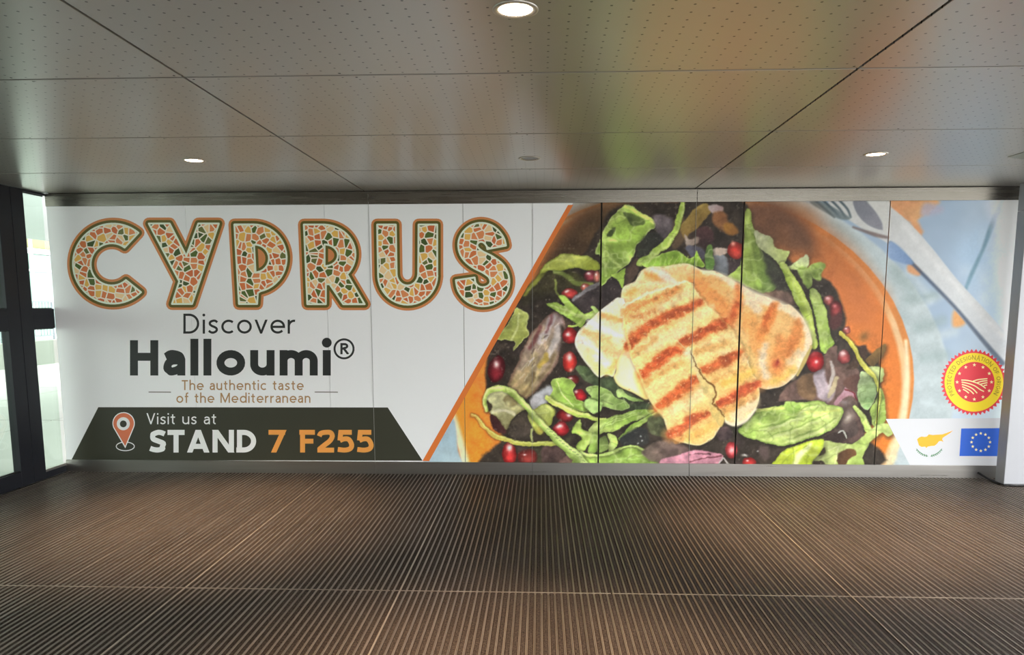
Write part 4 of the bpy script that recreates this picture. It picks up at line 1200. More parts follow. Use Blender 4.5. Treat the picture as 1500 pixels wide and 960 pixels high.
def sample_ink(u, v):
    x = np.clip((u - PX0) * PS, 0, PWID - 2)
    y = np.clip((v - PY0) * PS, 0, PHEI - 2)
    xi, yi = x.astype(int), y.astype(int)
    fx, fy = (x - xi)[:, None], (y - yi)[:, None]
    return (INK[yi, xi] * (1 - fx) + INK[yi, xi + 1] * fx) * (1 - fy) + (INK[yi + 1, xi] * (1 - fx) + INK[yi + 1, xi + 1] * fx) * fy
# ------------------------------------------------------------------ the billboard: seven panels and what is printed on them
board = tag(empty('billboard', (0, YW, ZB)), 'wide printed cheese advertisement covering the back wall above the steel baseboard', 'billboard')


def project(X, Z):
    px, py, pz = X - EYE[0], YW - EYE[1], Z - EYE[2]
    a = RIGHT[0] * px + RIGHT[1] * py + RIGHT[2] * pz
    b = DOWN[0] * px + DOWN[1] * py + DOWN[2] * pz
    c = FWD[0] * px + FWD[1] * py + FWD[2] * pz
    return CX + F_PX * a / c, CY + F_PX * b / c


def dense_panel(xa, xb, step=0.005):
    nx, nz = int((xb - xa) / step) + 1, int((ZT - ZB) / step) + 1
    X, Z = np.meshgrid(np.linspace(xa, xb, nx), np.linspace(ZB, ZT, nz))
    u, v_ = project(X.ravel(), Z.ravel())
    ink_ = sample_ink(u, v_)
    front = np.stack([X.ravel(), np.zeros(nx * nz), Z.ravel() - ZB], 1)
    idx = np.arange(nx * nz).reshape(nz, nx)
    quads = np.stack([idx[:-1, :-1], idx[:-1, 1:], idx[1:, 1:], idx[1:, :-1]], -1).reshape(-1, 4)
    cor = [idx[0, 0], idx[0, -1], idx[-1, -1], idx[-1, 0]]
    n = nx * nz
    H = ZT - ZB
    backv = np.array([(xa, 0.02, 0), (xb, 0.02, 0), (xb, 0.02, H), (xa, 0.02, H)])
    sides = [(cor[0], n, n + 1, cor[1]), (cor[1], n + 1, n + 2, cor[2]), (cor[2], n + 2, n + 3, cor[3]), (cor[3], n + 3, n, cor[0]), (n, n + 3, n + 2, n + 1)]
    quads = np.concatenate([quads, np.array(sides)])
    co = np.concatenate([front, backv])
    me = bpy.data.meshes.new('panel')
    me.vertices.add(len(co))
    me.vertices.foreach_set('co', co.astype(np.float32).ravel())
    me.loops.add(quads.size)
    me.loops.foreach_set('vertex_index', quads.astype(np.int32).ravel())
    me.polygons.add(len(quads))
    me.polygons.foreach_set('loop_start', np.arange(0, quads.size, 4, dtype=np.int32))
    me.update(calc_edges=True)
    at = me.attributes.new('ink', 'FLOAT_COLOR', 'POINT')
    c = np.ones((len(co), 4), np.float32)
    c[:n, :3] = ink_
    c[n:, :3] = 0.4
    at.data.foreach_set('color', c.ravel())
    me.materials.append(M['print'])
    return link('panel', me, board)


seams = [(-3.232, 0.004), (-1.956, 0.004), (-0.699, 0.005), (0.5415, 0.015), (1.7975, 0.015), (3.0655, 0.008)]
edges = [XG + 0.003]
for s_, g_ in seams:
    edges += [s_ - g_ / 2, s_ + g_ / 2]
edges.append(XR)
M['vinyl_white'].node_tree.nodes['Principled BSDF'].inputs['Base Color'].default_value = (VINYL_WHITE, VINYL_WHITE, VINYL_WHITE, 1)
for k in range(7):
    a, b = edges[2 * k], edges[2 * k + 1]
    if k < 2:
        q = MB()
        q.box(a, b, 0, 0.02, 0, ZT - ZB)
        q.obj('panel', M['vinyl_white'], board)
    else:
        dense_panel(a, b)
for s_ in (-1.548, -0.07, 1.380):
    for dx in (-0.004,):
        boxobj('vinyl_overlap', (s_ + dx, s_ + dx + 0.0022, -0.0045, 0.001, 0.001, ZT - ZB - 0.001), M['vinyl_edge'], board)


# ---- flat print from outlines in photo pixels
LAY = 0.0004


def offset_path(P, hw):
    """left and right offset of an open polyline with mitred corners"""
    P = [np.array(p, float) for p in P]
    Lf, Rt = [], []
    for i, p in enumerate(P):
        d0 = P[i] - P[i - 1] if i > 0 else P[1] - P[0]
        d1 = P[i + 1] - P[i] if i + 1 < len(P) else P[i] - P[i - 1]
        d0 = d0 / (np.linalg.norm(d0) + 1e-9)
        d1 = d1 / (np.linalg.norm(d1) + 1e-9)
        n0, n1 = np.array([-d0[1], d0[0]]), np.array([-d1[1], d1[0]])
        mvec = n0 + n1
        mvec = mvec / (np.linalg.norm(mvec) + 1e-9)
        k = hw / max(0.35, float(np.dot(mvec, n0)))
        Lf.append(p + mvec * k)
        Rt.append(p - mvec * k)
    return Lf, Rt


class Flat:
    def __init__(s):
        s.polys = []

    def poly(s, pts, holes=()):
        s.polys.append([list(map(tuple, pts))] + [list(map(tuple, h)) for h in holes])

    def path(s, P, w, clip=None):
        """stroke of an open polyline: a rectangle per segment, filled joints"""
        P = [np.array(p, float) for p in P]
        P = [P[0]] + [b for a, b in zip(P, P[1:]) if np.linalg.norm(b - a) > 1e-6]
        hw = w / 2
        D = [(b - a) / np.linalg.norm(b - a) for a, b in zip(P, P[1:])]
        N = [np.array([-d[1], d[0]]) for d in D]
        out = []
        for i in range(len(D)):
            a, b, n_ = P[i], P[i + 1], N[i] * hw
            out.append([a + n_, b + n_, b - n_, a - n_])
        for i in range(1, len(D)):
            c = D[i - 1][0] * D[i][1] - D[i - 1][1] * D[i][0]
            if abs(c) < 1e-4:
                continue
            sg = -1.0 if c > 0 else 1.0
            p, o0, o1 = P[i], P[i] + N[i - 1] * hw * sg, P[i] + N[i] * hw * sg
            mv = N[i - 1] + N[i]
            L = np.linalg.norm(mv)
            if L > 0.35:
                mv = mv / L
                tip = p + mv * sg * hw / float(np.dot(mv, N[i]))
                out.append([p, o0, tip, o1])
            else:
                out.append([p, o0, o1])
        for q_ in out:
            if clip:
                for lim, keep in ((clip[0], 1), (clip[1], -1)):
                    res = []
                    for k in range(len(q_)):
                        a, b = q_[k], q_[(k + 1) % len(q_)]
                        ia, ib = (a[1] - lim) * keep >= 0, (b[1] - lim) * keep >= 0
                        if ia:
                            res.append(a)
                        if ia != ib:
                            res.append(a + (b - a) * (lim - a[1]) / (b[1] - a[1]))
                    q_ = res
                    if len(q_) < 3:
                        break
                if len(q_) < 3:
                    continue
            s.polys.append([[tuple(p) for p in q_]])

    def disc(s, c, r, n=20, ry=None):
        ry = r if ry is None else ry
        s.poly([(c[0] + r * math.cos(2 * math.pi * k / n), c[1] + ry * math.sin(2 * math.pi * k / n)) for k in range(n)])

    def ring(s, c, r, w, n=48, ry=None):
        ry = r if ry is None else ry
        P = [(c[0] + r * math.cos(2 * math.pi * k / n), c[1] + ry * math.sin(2 * math.pi * k / n)) for k in range(n + 1)]
        s.path(P, w)

    def outline(s, P, r):
        """band of radius r along a closed outline, round joints"""
        for i in range(len(P)):
            a, b = np.array(P[i], float), np.array(P[(i + 1) % len(P)], float)
            d = b - a
            L = np.linalg.norm(d)
            if L < 1e-6:
                continue
            nrm = np.array([-d[1], d[0]]) / L * r
            s.polys.append([[tuple(a + nrm), tuple(b + nrm), tuple(b - nrm), tuple(a - nrm)]])
            s.disc(a, r, 14 if r > 3 else 8)

    def obj(s, name, m_, parent, layer, label=None, kind=None):
        """the union of all outlines as one flat mesh (no overlapping faces)"""
        V, Fc = [], []
        cross = lambda a, b, c: (b.x - a.x) * (c.y - a.y) - (b.y - a.y) * (c.x - a.x)
        for rings in s.polys:
            flat = [Vector(p) for r_ in rings for p in r_]
            base_ = len(V)
            n = len(flat)
            V += flat
            if len(rings) == 1:
                cr = [cross(flat[i], flat[(i + 1) % n], flat[(i + 2) % n]) for i in range(n)]
                if min(cr) > 1e-6:
                    Fc.append(tuple(range(base_, base_ + n)))
                    continue
                if max(cr) < -1e-6:
                    Fc.append(tuple(range(base_ + n - 1, base_ - 1, -1)))
                    continue
            for t in tessellate_polygon([[Vector((*p, 0)) for p in r_] for r_ in rings]):
                ar = cross(*(flat[i] for i in t))
                if abs(ar) > 1e-5:
                    Fc.append(tuple(base_ + i for i in (t if ar > 0 else t[::-1])))
        if len(s.polys) > 1:
            V, _, F2, _, _, org = delaunay_2d_cdt(V, [], Fc, 1, 2e-4, True)
            Fc = [f for f, o_ in zip(F2, org) if len(o_)]
        me = bpy.data.meshes.new(name)
        P3 = []
        for p in V:
            x, z = wallpt(p[0], p[1])
            P3.append((x, -LAY * layer, z - ZB))
        me.from_pydata(P3, [], [tuple(f) for f in Fc])
        me.materials.append(m_)
        me.update()
        o = link(name, me, parent)
        if label:
            o['label'] = label
        if kind:
            o['kind'] = kind
        return o


def arc(cx, cy, rx, ry, a0, a1, n=18):
    return [(cx + rx * math.cos(math.radians(a0 + (a1 - a0) * k / n)), cy + ry * math.sin(math.radians(a0 + (a1 - a0) * k / n))) for k in range(n + 1)]


# ---- orange diagonal line, dark banner, white label
fl = Flat()
fl.poly([(831.5, 298), (844, 298), (628, 679), (616, 679)])
# keep it inside the panel
fl.polys = [[[(832.0, 300.6), (839.8, 300.2), (628.5, 675.9), (618.8, 675.6)]]]
fl.obj('diagonal_line', M['ink_orange'], board, 1, 'orange diagonal line between text and food picture')
fl = Flat()
fl.poly([(144, 596.8), (568, 597.2), (619, 675.2), (104.5, 674.4)])
banner = fl.obj('banner', M['ink_banner'], board, 1, 'dark olive banner with the stand number')
fl = Flat()
fl.poly([(1297.5, 614), (1482, 612.5), (1482, 684.2), (1333, 682.2)])
lab = fl.obj('white_label', M['label_white'], board, 1, 'white corner label with emblem and flag')

# ---- CYPRUS mosaic letters
c2 = lambda x, y: (90 + x / 4.412, 300 + y / 4.412)
c3 = lambda x, y: (420 + x / 4.286, 300 + y / 4.286)
LET = []
C = arc(165.7, 386.4, 58.6, 58.6, -50.5, -314.5, 44) + arc(163.9, 387.5, 31, 31, -312, -52.5, 30)
LET.append((C, []))
LET.append(([c2(*p) for p in [(565, 122), (700, 122), (808, 332), (885, 122), (1018, 122), (845, 642), (715, 642), (762, 495)]], []))
LET.append(([c2(1118, 128), c2(1240, 128)] + [c2(*p) for p in arc(1242, 346, 214, 218, -84, 78, 22)] + [c2(1270, 570), c2(1265, 642), c2(1148, 642)],
            [[c2(1245, 258)] + [c2(*p) for p in arc(1250, 348, 92, 90, -80, 82, 12)] + [c2(1255, 440)]]))
LET.append(([c3(108, 125), c3(225, 125)] + [c3(*p) for p in arc(228, 312, 204, 187, -86, 42, 18)] + [c3(490, 625), c3(355, 625), c3(270, 500), c3(246, 500), c3(246, 625), c3(130, 625)],
            [[c3(238, 250)] + [c3(*p) for p in arc(238, 318, 84, 68, -84, 84, 12)] + [c3(238, 386)]]))
LET.append(([c3(568, 125), c3(685, 125), c3(690, 430)] + [c3(*p) for p in arc(758, 432, 68, 76, 178, 2, 14)] + [c3(828, 125), c3(945, 125), c3(945, 440)] + [c3(*p) for p in arc(760, 440, 186, 188, 2, 178, 22)], []))
Sp = spline([c3(*p) for p in [(1318, 268), (1308, 232), (1272, 190), (1225, 174), (1180, 184), (1146, 218), (1137, 258), (1152, 302), (1196, 342), (1262, 376), (1316, 418), (1338, 474), (1326, 528), (1284, 566), (1225, 578), (1170, 560), (1132, 517), (1121, 466)]], False, 4)
L_, R_ = offset_path(Sp, 13.9)
LET.append(([tuple(p) for p in L_] + [tuple(p) for p in R_][::-1], []))
for k, (outer, holes) in enumerate(LET):
    fl = Flat()
    fl.poly(outer)
    for h in [outer] + holes:
        fl.outline(h, 8.8)
    lt = fl.obj('headline_letter', M['ink_letter_orange'], board, 1 if k % 2 else 1.3, 'orange edged mosaic headline letter ' + 'CYPRUS'[k])
    fl = Flat()
    if holes:
        fl.poly(outer, holes)
    else:
        fl.poly(outer)
    for h in [outer] + holes:
        fl.outline(h, 5.2)
    fl.obj('olive_outline', M['ink_letter_olive'], lt, 3)
    fl = Flat()
    fl.poly(outer, holes)
    fl.obj('mosaic_fill', M['mosaic'], lt, 4, 'mosaic of orange, green and yellow pieces')
    fl = Flat()
    for h in [outer] + holes:
        fl.outline(h, 1.35)
    fl.obj('cream_inline', M['ink_letter_cream'], lt, 5)


# ---- plain lettering: a monoline geometric alphabet, cap height 1, y up
def glyph(ch, w):
    h = w / 2
    X = 0.70 if w < 0.16 else 0.72
    rb = 0.335 if w < 0.16 else 0.375          # half width of a round lowercase bowl (outer)
    r = rb - h
    ry = X / 2 - h
    A = lambda cx, cy, rx_, ry_, a0, a1: arc(cx, cy, rx_, ry_, a0, a1, 26)
    nb = 0.56 if w < 0.16 else 0.64            # n width
    if ch == ' ':
        return [], 0.30
    if ch == 'o':
        return [A(rb, X / 2, r, ry, 0, 374)], 2 * rb
    if ch == 'c':
        return [A(rb, X / 2, r, ry, 48, 312)], 2 * rb * 0.87
    if ch == 'e':
        return [[(h * 0.9, X / 2 - 0.01), (2 * rb - h, X / 2 - 0.01)] + A(rb, X / 2, r, ry, 4, 318)], 2 * rb * 0.97
    if ch == 's':
        s = [(0.42, X - h - 0.08), (0.34, X - h - 0.005), (0.23, X - h), (0.11, X - h - 0.06), (0.09, X * 0.68), (0.17, X * 0.56), (0.30, X * 0.47), (0.39, X * 0.36), (0.38, h + 0.08), (0.26, h), (0.14, h + 0.01), (0.04, h + 0.09)]
        return [[tuple(p) for p in spline(s, False, 4)]], 0.47
    if ch in 'i':
        return [[(h, 0), (h, X)], ('dot', h, 0.93, w * 0.62)], w
    if ch == 'l':
        return [[(h, 0), (h, 1.04)]], w
    if ch == 'r':
        return [[(h, 0), (h, X)], [(h, X * 0.50)] + A(h + 0.24, X * 0.52, 0.24, X * 0.48 - h, 176, 80)], 0.36
    if ch in 'nh':
        top = X if ch == 'n' else 1.04
        rr_ = (nb - w) / 2
        return [[(h, 0), (h, top)], A(h + rr_, X - h - rr_, rr_, rr_, 178, 0) + [(nb - h, 0)]], nb
    if ch == 'u':
        rr_ = (nb - w) / 2
        return [[(nb - h, 0), (nb - h, X)], [(h, X)] + A(h + rr_, h + rr_, rr_, rr_, 180, 362)], nb
    if ch == 'm':
        rr_ = (nb - w) / 2 * 0.92
        st = [[(h, 0), (h, X)]]
        for k in range(2):
            x0 = h + 2 * rr_ * k
            st.append(A(x0 + rr_, X - h - rr_, rr_, rr_, 178, 0) + [(x0 + 2 * rr_, 0)])
        return st, h * 2 + 4 * rr_
    if ch == 'd':
        return [A(rb, X / 2, r, ry, 0, 374), [(2 * rb - h, 0), (2 * rb - h, 1.04)]], 2 * rb
    if ch == 'a':
        W = 0.50 if w < 0.16 else 0.58
        top = [(0.07, X - h - 0.085)] + [tuple(p) for p in spline([(0.09, X - h - 0.075), (0.17, X - h - 0.012), (0.27, X - h), (W - h - 0.05, X - h - 0.05), (W - h, X * 0.62)], False, 4)] + [(W - h, 0)]
        bowl = spline([(W - h, X * 0.59), (0.26, X * 0.585), (h + 0.04, X * 0.50), (h, X * 0.30), (h + 0.06, h + 0.03), (0.22, h), (W - h - 0.10, h + 0.045), (W - h, X * 0.34)], False, 4)
        return [top, [tuple(p) for p in bowl]], W
    if ch == 't':
        return [[(0.17, X + 0.20), (0.17, 0.17)] + A(0.17 + 0.14, h + 0.13, 0.14, 0.13, 184, 275), [(0.0, X - h), (0.36, X - h)]], 0.38
    if ch == 'f':
        return [[(0.15, 0), (0.15, 0.86)] + A(0.15 + 0.15, 0.86, 0.15, 0.18 - h, 176, 80), [(0.0, X - h), (0.33, X - h)]], 0.34
    if ch == 'v':
        return [[(0.045 - 0.05, X + 0.146), (0.285, h * 0.6), (0.525 + 0.05, X + 0.146)]], 0.57
    if ch == 'D':
        return [[(h, h), (h, 1 - h), (0.26, 1 - h)] + A(0.26, 0.5, 0.46 - h, 0.5 - h, 88, -88) + [(0.26, h), (0, h)]], 0.74
    if ch == 'H':
        return [[(h, 0), (h, 1)], [(0.74 - h, 0), (0.74 - h, 1)], [(h, 0.53), (0.74 - h, 0.53)]], 0.74
    if ch == 'T':
        return [[(0, 1 - h), (0.60, 1 - h)], [(0.30, 0), (0.30, 1 - h)]], 0.60
    if ch == 'M':
        return [[(h, 0), (h, 1)], [(0.92 - h, 0), (0.92 - h, 1)], [(h - 0.03, 1.07), (0.46, 0.10), (0.92 - h + 0.03, 1.07)]], 0.92
    if ch == 'V':
        return [[(0.03, 1.1), (0.36, h * 0.7), (0.69, 1.1)]], 0.72
    if ch == 'S':
        s = [(0.54, 0.86 - h * 0.4), (0.43, 1 - h - 0.015), (0.30, 1 - h), (0.15, 0.93 - h), (h + 0.01, 0.76), (0.14, 0.60), (0.32, 0.50), (0.49, 0.40), (0.57 - h, 0.26), (0.46, h + 0.05), (0.30, h), (0.15, h + 0.02), (0.03, 0.13 + h * 0.5)]
        return [[tuple(p) for p in spline(s, False, 4)]], 0.58
    if ch == 'A':
        return [[(0.12 - 0.075, -0.25), (0.42, 1 - h * 0.1), (0.72 + 0.075, -0.25)], [(0.22, 0.27), (0.62, 0.27)]], 0.84
    if ch == 'N':
        return [[(h, 0), (h, 1)], [(0.80 - h, 0), (0.80 - h, 1)], [(h * 1.1 - 0.066, 1.1), (0.80 - h * 1.1 + 0.066, -0.1)]], 0.80
    if ch == 'F':
        return [[(h, 0), (h, 1)], [(0, 1 - h), (0.52, 1 - h)], [(h, 0.50), (0.47, 0.50)]], 0.52
    if ch == '7':
        return [[(0, 1 - h), (0.54, 1 - h)], [(0.50 + 0.02, 1.05), (0.17 - 0.04, -0.11)]], 0.57
    if ch == '2':
        s = spline([(0.06, 0.72), (0.12, 0.88 - h * 0.3), (0.28, 1 - h), (0.44, 0.93 - h * 0.5), (0.50, 0.72), (0.42, 0.52), (0.24, 0.33), (0.09, 0.17)], False, 4)
        return [[tuple(p) for p in s] + [(0.07, h + 0.03)], [(0.0, h), (0.56, h)]], 0.57
    if ch == '5':
        s = spline([(0.10, 0.53), (0.24, 0.60), (0.40, 0.575), (0.555 - h * 0.55, 0.34), (0.44, h + 0.06), (0.26, h), (0.03, 0.10 + h * 0.35)], False, 4)
        return [[(0.50, 1 - h), (0.13, 1 - h), (0.10, 0.53)], [tuple(p) for p in s]], 0.57
    if ch == 'P':
        return [[(h, 0), (h, 1 - h), (0.3, 1 - h)] + A(0.3, 0.72, 0.25 - h, 0.28 - h, 88, -88) + [(h, 0.44)]], 0.55
    if ch == 'R':
        return [[(h, 0), (h, 1 - h), (0.3, 1 - h)] + A(0.3, 0.73, 0.27 - h, 0.27 - h, 88, -88) + [(h, 0.46)], [(0.28, 0.46), (0.54, 0)]], 0.58
    if ch == 'O':
        return [A(0.42, 0.5, 0.42 - h, 0.5 - h, 0, 374)], 0.84
    if ch == 'C':
        return [A(0.42, 0.5, 0.42 - h, 0.5 - h, 48, 312)], 0.74
    if ch == 'G':
        return [A(0.42, 0.5, 0.42 - h, 0.5 - h, 48, 345) + [(0.80, 0.48), (0.48, 0.48)]], 0.82
    if ch == 'E':
        return [[(h, 0), (h, 1)], [(0, 1 - h), (0.5, 1 - h)], [(0, 0.5), (0.46, 0.5)], [(0, h), (0.5, h)]], 0.5
    if ch == 'I':
        return [[(h, 0), (h, 1)]], w
    return [], 0.3


def text(fl, s, x0, x1, base_y, cap, w, track, sink=None):
    """string between x0 and x1 (photo pixels) on a base line; sink receives one Flat per letter"""
    adv = []
    pos = 0.0
    for i, ch in enumerate(s):
        g, a = glyph(ch, w)
        adv.append((g, pos, ch))
        pos += a + (track if i + 1 < len(s) else 0)
    k = (x1 - x0) / (pos * cap)
    f = lambda p, o: (x0 + (o + p[0]) * cap * k, base_y - p[1] * cap)
    for g, o, ch in adv:
        if not g:
            continue
        tp = {'A': 1, 'M': 1, 'N': 1, 'V': 1, '7': 1, 'v': 0.70, 'R': 1}.get(ch)
        tgt = fl
        if sink is not None:
            tgt = Flat()
            sink.append(tgt)
        for st in g:
            if st[0] == 'dot':
                c = f((st[1], st[2]), o)
                tgt.disc(c, st[3] * cap, 20)
            else:
                tgt.path([f(p, o) for p in st], w * cap, (base_y - tp * cap, base_y) if tp else None)


def textobj(name, items, m_, layer=2, label=None, split=True):
    if split:
        sink = []
        for it in items:
            text(None, *it, sink=sink)
        for fl in sink:
            fl.obj('printed_letter', m_, board, layer)
        return
    fl = Flat()
    for it in items:
        text(fl, *it)
    return fl.obj(name, m_, board, layer, label, 'stuff')


textobj('lettering', [('Discover', 268.5, 433, 489, 29.3, 0.114, 0.125)], M['ink_black'], label='thin charcoal word Discover')
textobj('lettering', [('Halloumi', 189.8, 485.2, 550.4, 51.8, 0.225, 0.105)], M['ink_black'], label='heavy charcoal word Halloumi')
fl = Flat()
fl.ring((504, 511.3), 13.9, 3.0)
text(fl, 'R', 498.0, 511.0, 519.2, 16.4, 0.20, 0)
fl.obj('registered_mark', M['ink_black'], board, 2)
textobj('lettering', [('The authentic taste', 266.3, 444.6, 571.7, 14.6, 0.128, 0.155)], M['ink_gold'], label='dull gold line of small text', split=False)
textobj('lettering', [('of the Mediterranean', 258.4, 454.8, 590.4, 14.6, 0.128, 0.155)], M['ink_gold'], label='dull gold line of small text', split=False)
for a, b in ((217.7, 250.5), (461, 495)):
    fl = Flat()
    fl.path([(a, 574.6), (b, 574.8)], 1.3)
    fl.obj('rule_line', M['ink_grey_line'], board, 2)
textobj('lettering', [('Visit us at', 214.5, 317, 621.8, 16.2, 0.115, 0.13)], M['ink_text_white'], label='thin white words on the banner')
textobj('lettering', [('STAND', 218.8, 377, 663.2, 33.2, 0.225, 0.06)], M['ink_text_white'], label='heavy white word on the banner')
textobj('lettering', [('7', 393.4, 419, 663.2, 33.2, 0.215, 0.08), ('F255', 438.6, 547, 663.2, 33.2, 0.215, 0.085)], M['ink_stand'], label='heavy amber stand number')

# map pin
def pin_outline(c, r, tip):
    a0 = 24
    return arc(c[0], c[1], r, r, 180 - a0, 360 + a0, 26) + [tip]


fl = Flat()
fl.ring((183.6, 654.2), 13.2, 1.3, ry=6.3)
ring_ = fl.obj('map_pin', M['ink_text_white'], board, 2, 'orange map pin over a white ring')
fl = Flat()
fl.poly(pin_outline((181.2, 620.4), 16.4, (183.6, 657)))
fl.obj('pin_edge', M['ink_text_white'], ring_, 3)
fl = Flat()
fl.poly(pin_outline((181.2, 620.4), 15.0, (183.6, 653.6)))
fl.obj('pin_body', M['ink_pin'], ring_, 4)
fl = Flat()
fl.disc((180.8, 621), 9.6, 28)
fl.obj('pin_disc', M['ink_text_white'], ring_, 5)
fl = Flat()
fl.disc((180.8, 621.2), 5.0, 24)
fl.obj('pin_hole', M['ink_banner'], ring_, 6)

# ---- seal, emblem, flag
def star(fl, c, r, rot=-90):
    P = []
    for k in range(10):
        q_ = r if k % 2 == 0 else r * 0.42
        a = math.radians(rot + 36 * k)
        P.append((c[0] + q_ * math.cos(a), c[1] + q_ * math.sin(a)))
    fl.poly(P)


SCN = (1426.5, 560.3)
fl = Flat()
P = []
for k in range(92):
    a = math.radians(k * 360 / 92)
    r_ = 49.0 if k % 2 == 0 else 44.6
    P.append((SCN[0] + r_ * math.cos(a), SCN[1] + r_ * math.sin(a)))
fl.poly(P)
seal = fl.obj('quality_seal', M['ink_red'], board, 2, 'red and yellow round seal with toothed rim')
fl = Flat()
fl.disc(SCN, 43.0, 64)
fl.obj('yellow_ring', M['ink_yellow'], seal, 3)
fl = Flat()
fl.disc((SCN[0] + 0.6, SCN[1] - 0.3), 29.6, 56)
fl.obj('red_disc', M['ink_red'], seal, 4)
fl = Flat()
for k in range(12):
    a = math.radians(-90 + 30 * k)
    star(fl, (SCN[0] + 0.6 + 25.2 * math.cos(a), SCN[1] - 0.3 + 25.2 * math.sin(a)), 2.9)
fl.obj('stars', M['ink_star'], seal, 5, kind='stuff')
fl = Flat()
s_ = lambda x, y: (1300 + x / 4.8, 490 + y / 4.8)
for p in ([(518, 322), (560, 324), (600, 333), (650, 352), (690, 380)], [(520, 336), (566, 345), (612, 362), (650, 388), (678, 402)], [(522, 352), (562, 364), (600, 384), (630, 414)], [(524, 368), (552, 380), (584, 398), (606, 420)], [(530, 386), (552, 398), (572, 414)],
          [(600, 330), (640, 318), (702, 312)], [(630, 340), (664, 330), (702, 326)], [(654, 350), (680, 344), (702, 340)], [(676, 362), (690, 358), (700, 356)]):
    fl.path([s_(*q_) for q_ in spline(p, False, 4)], 1.7)
fl.obj('field_rows', M['ink_star'], seal, 5, kind='stuff')
fl = Flat()
msg = 'PROTECTED DESIGNATION OF ORIGIN'
g0, sweep, RT = -212.0, 244.0, 33.4
wd = [glyph(ch, 0.16)[1] + 0.16 for ch in msg]
tot, pos = sum(wd), 0.0
for ch, w_ in zip(msg, wd):
    g, a_ = glyph(ch, 0.16)
    for st in g:
        if st[0] == 'dot':
            continue
        pp = []
        for (x, y) in st:
            ang = math.radians(g0 + sweep * (pos + x) / tot)
            rad = RT + y * 6.2
            pp.append((SCN[0] + rad * math.cos(ang), SCN[1] + rad * math.sin(ang)))
        fl.path(pp, 0.95)
    pos += w_
fl.obj('ring_lettering', M['ink_seal_text'], seal, 5, kind='stuff')
fl = Flat()
fl.poly([s_(*p) for p in [(208, 738), (222, 726), (240, 719), (262, 722), (278, 718), (290, 704), (318, 708), (350, 706), (385, 704), (415, 694), (462, 676), (440, 694), (412, 712), (388, 728), (384, 740), (394, 757), (378, 750), (362, 752), (346, 772), (330, 784), (304, 786), (282, 790), (274, 800), (264, 790), (240, 792), (222, 782), (216, 764)]])
isl = fl.obj('island_emblem', M['ink_map'], board, 2, 'amber island outline over two green branches')
fl = Flat()
for mir in (1, -1):
    cx_ = 293
    pth = [(-86, 808), (-66, 830), (-40, 848), (-8, 858)] if mir == 1 else [(86, 808), (66, 830), (40, 848), (8, 858)]
    sp2 = spline([(cx_ + x, y) for x, y in pth], False, 5)
    fl.path([s_(*q_) for q_ in sp2], 0.7)
    for k in range(2, len(sp2) - 1, 2):
        x, y = sp2[k]
        for dx, dy in ((-4 * mir - 8 * mir, -12), (12 * mir - 26 * mir, 4)):
            a, b = np.array([x, y]), np.array([x + dx, y + dy])
            d = (b - a)
            nrm = np.array([-d[1], d[0]]) * 0.24
            fl.poly([s_(*a), s_(*((a + b) / 2 + nrm)), s_(*b), s_(*((a + b) / 2 - nrm))])
fl.obj('branches', M['ink_leaf'], isl, 2, kind='stuff')
fl = Flat()
fl.poly([(1408, 628), (1470, 627.4), (1467, 668.6), (1405.4, 668.4)])
flag = fl.obj('blue_flag', M['ink_blue'], board, 2, 'blue flag with a circle of pale stars')
fl = Flat()
for k in range(12):
    a = math.radians(-90 + 30 * k)
    star(fl, (1436.6 + 13.6 * math.cos(a), 648 + 12.8 * math.sin(a)), 2.6)
fl.obj('stars', M['ink_star'], flag, 3, kind='stuff')
# ------------------------------------------------------------------ recessed ceiling downlights
def downlight(x, y, lit, label, group=None):
    e = tag(empty('downlight', (x, y, ZC)), label, 'downlight', group)
    q = MB()
    q.lathe([(0.060, 0.0), (0.062, -0.004), (0.074, -0.005), (0.079, -0.003), (0.079, 0.002)], 40)
    q.obj('ring', M['lamp_ring'], e, smooth=True)
    q = MB()
    q.lathe([(0.062, -0.002), (0.060, -0.001), (0.052, 0.004 if lit else 0.02)], 40)
    q.obj('reflector', M['lamp_cone'], e, smooth=True)
    q = MB()
    z = -0.002 if lit else 0.0
    q.lathe([(0.0, z - 0.004), (0.03, z - 0.003), (0.052, z), (0.060, z + 0.002)], 40)
    if not lit:
        q = MB()
        q.lathe([(0.0, -0.001), (0.035, -0.001), (0.060, 0.0)], 40)
    q.obj('lens', M['lamp_on' if lit else 'lamp_off'], e, smooth=True)
    if lit:
        ld = bpy.data.lights.new('downlight_beam', 'SPOT')
        ld.energy = LAMP_W
        ld.color = (1.0, 0.69, 0.44)
        ld.spot_size = math.radians(72)
        ld.spot_blend = 0.9
        ld.shadow_soft_size = 0.05
        lo = link('downlight_beam', ld, e, (0, 0, -0.02))
    return e


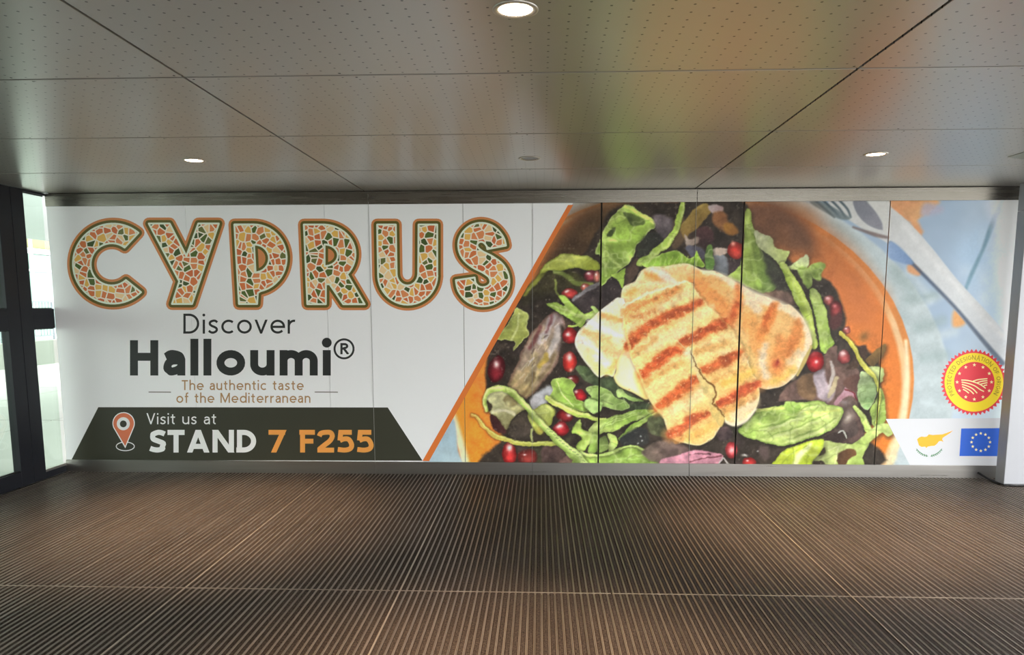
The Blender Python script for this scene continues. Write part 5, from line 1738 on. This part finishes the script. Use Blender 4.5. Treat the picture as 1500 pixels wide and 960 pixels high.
LAMP_W = 580.0
G = 'lit downlights in the metal ceiling'
downlight(-0.089, 2.695, True, 'lit round downlight in the perforated panel one row before the unlit downlight')
downlight(-2.437, 5.313, True, 'lit round downlight in the ceiling on the glass door side of the unlit one', G)
downlight(2.272, 5.314, True, 'lit round downlight in the ceiling between the unlit one and the square air vent', G)
downlight(-0.078, 5.348, False, 'unlit dark round downlight in the ceiling between two lit ones')
for x, y, w_ in ((-2.44, 2.695, 'in the row after the unlit one, on the glass door side'), (2.27, 2.695, 'in the row after the unlit one, on the column side'),
                 (-2.44, 0.07, 'in the outermost ceiling row, nearest the glass wall'), (-0.09, 0.07, 'in the middle of the outermost ceiling row'), (2.27, 0.07, 'in the outermost ceiling row, by the open end')):
    downlight(x, y, False, 'unlit round downlight ' + w_)

# square air diffuser at the ceiling by the column
v = tag(empty('air_vent', (3.53, 5.15, ZC)), 'square grey green stepped air vent in the ceiling beside the column', 'air vent')
for k in range(3):
    s0 = 0.30 - k * 0.075
    z0 = -0.004 - k * 0.013
    q = MB()
    pr = [(s0, 0.0 + z0 + 0.004), (s0, z0), (s0 - 0.055, z0 - 0.022), (s0 - 0.06, z0 - 0.018)]
    for a in range(len(pr) - 1):
        (r0, h0), (r1, h1) = pr[a], pr[a + 1]
        c0 = [(-r0, -r0, h0), (r0, -r0, h0), (r0, r0, h0), (-r0, r0, h0)]
        c1 = [(-r1, -r1, h1), (r1, -r1, h1), (r1, r1, h1), (-r1, r1, h1)]
        q.add(c0 + c1, [(b, (b + 1) % 4, 4 + (b + 1) % 4, 4 + b) for b in range(4)])
    q.obj('louvre_ring', M['grille'], v)
boxobj('core_plate', (-0.07, 0.07, -0.07, 0.07, -0.060, -0.05), M['grille'], v)
boxobj('backing', (-0.29, 0.29, -0.29, 0.29, -0.003, -0.001), M['dark_gap'], v)

# black cable end lying between the baseboard and the column foot
q = MB()
p0, p1, p2, p3 = (3.995, 6.79, 0.05), (4.02, 6.72, 0.03), (4.045, 6.63, 0.012), (4.03, 6.50, 0.012)
pts = [(3.985, 6.785, 0.055), (4.0, 6.75, 0.042), (4.015, 6.71, 0.028), (4.028, 6.665, 0.016), (4.036, 6.61, 0.012), (4.036, 6.55, 0.012), (4.06, 6.502, 0.012), (4.14, 6.495, 0.012), (4.30, 6.498, 0.012), (4.50, 6.495, 0.012)]
q.tube(pts, 0.0095, 8)
tag(q.obj('cable', M['cable'], smooth=True), 'short black cable lying around the foot of the grey column', 'cable')
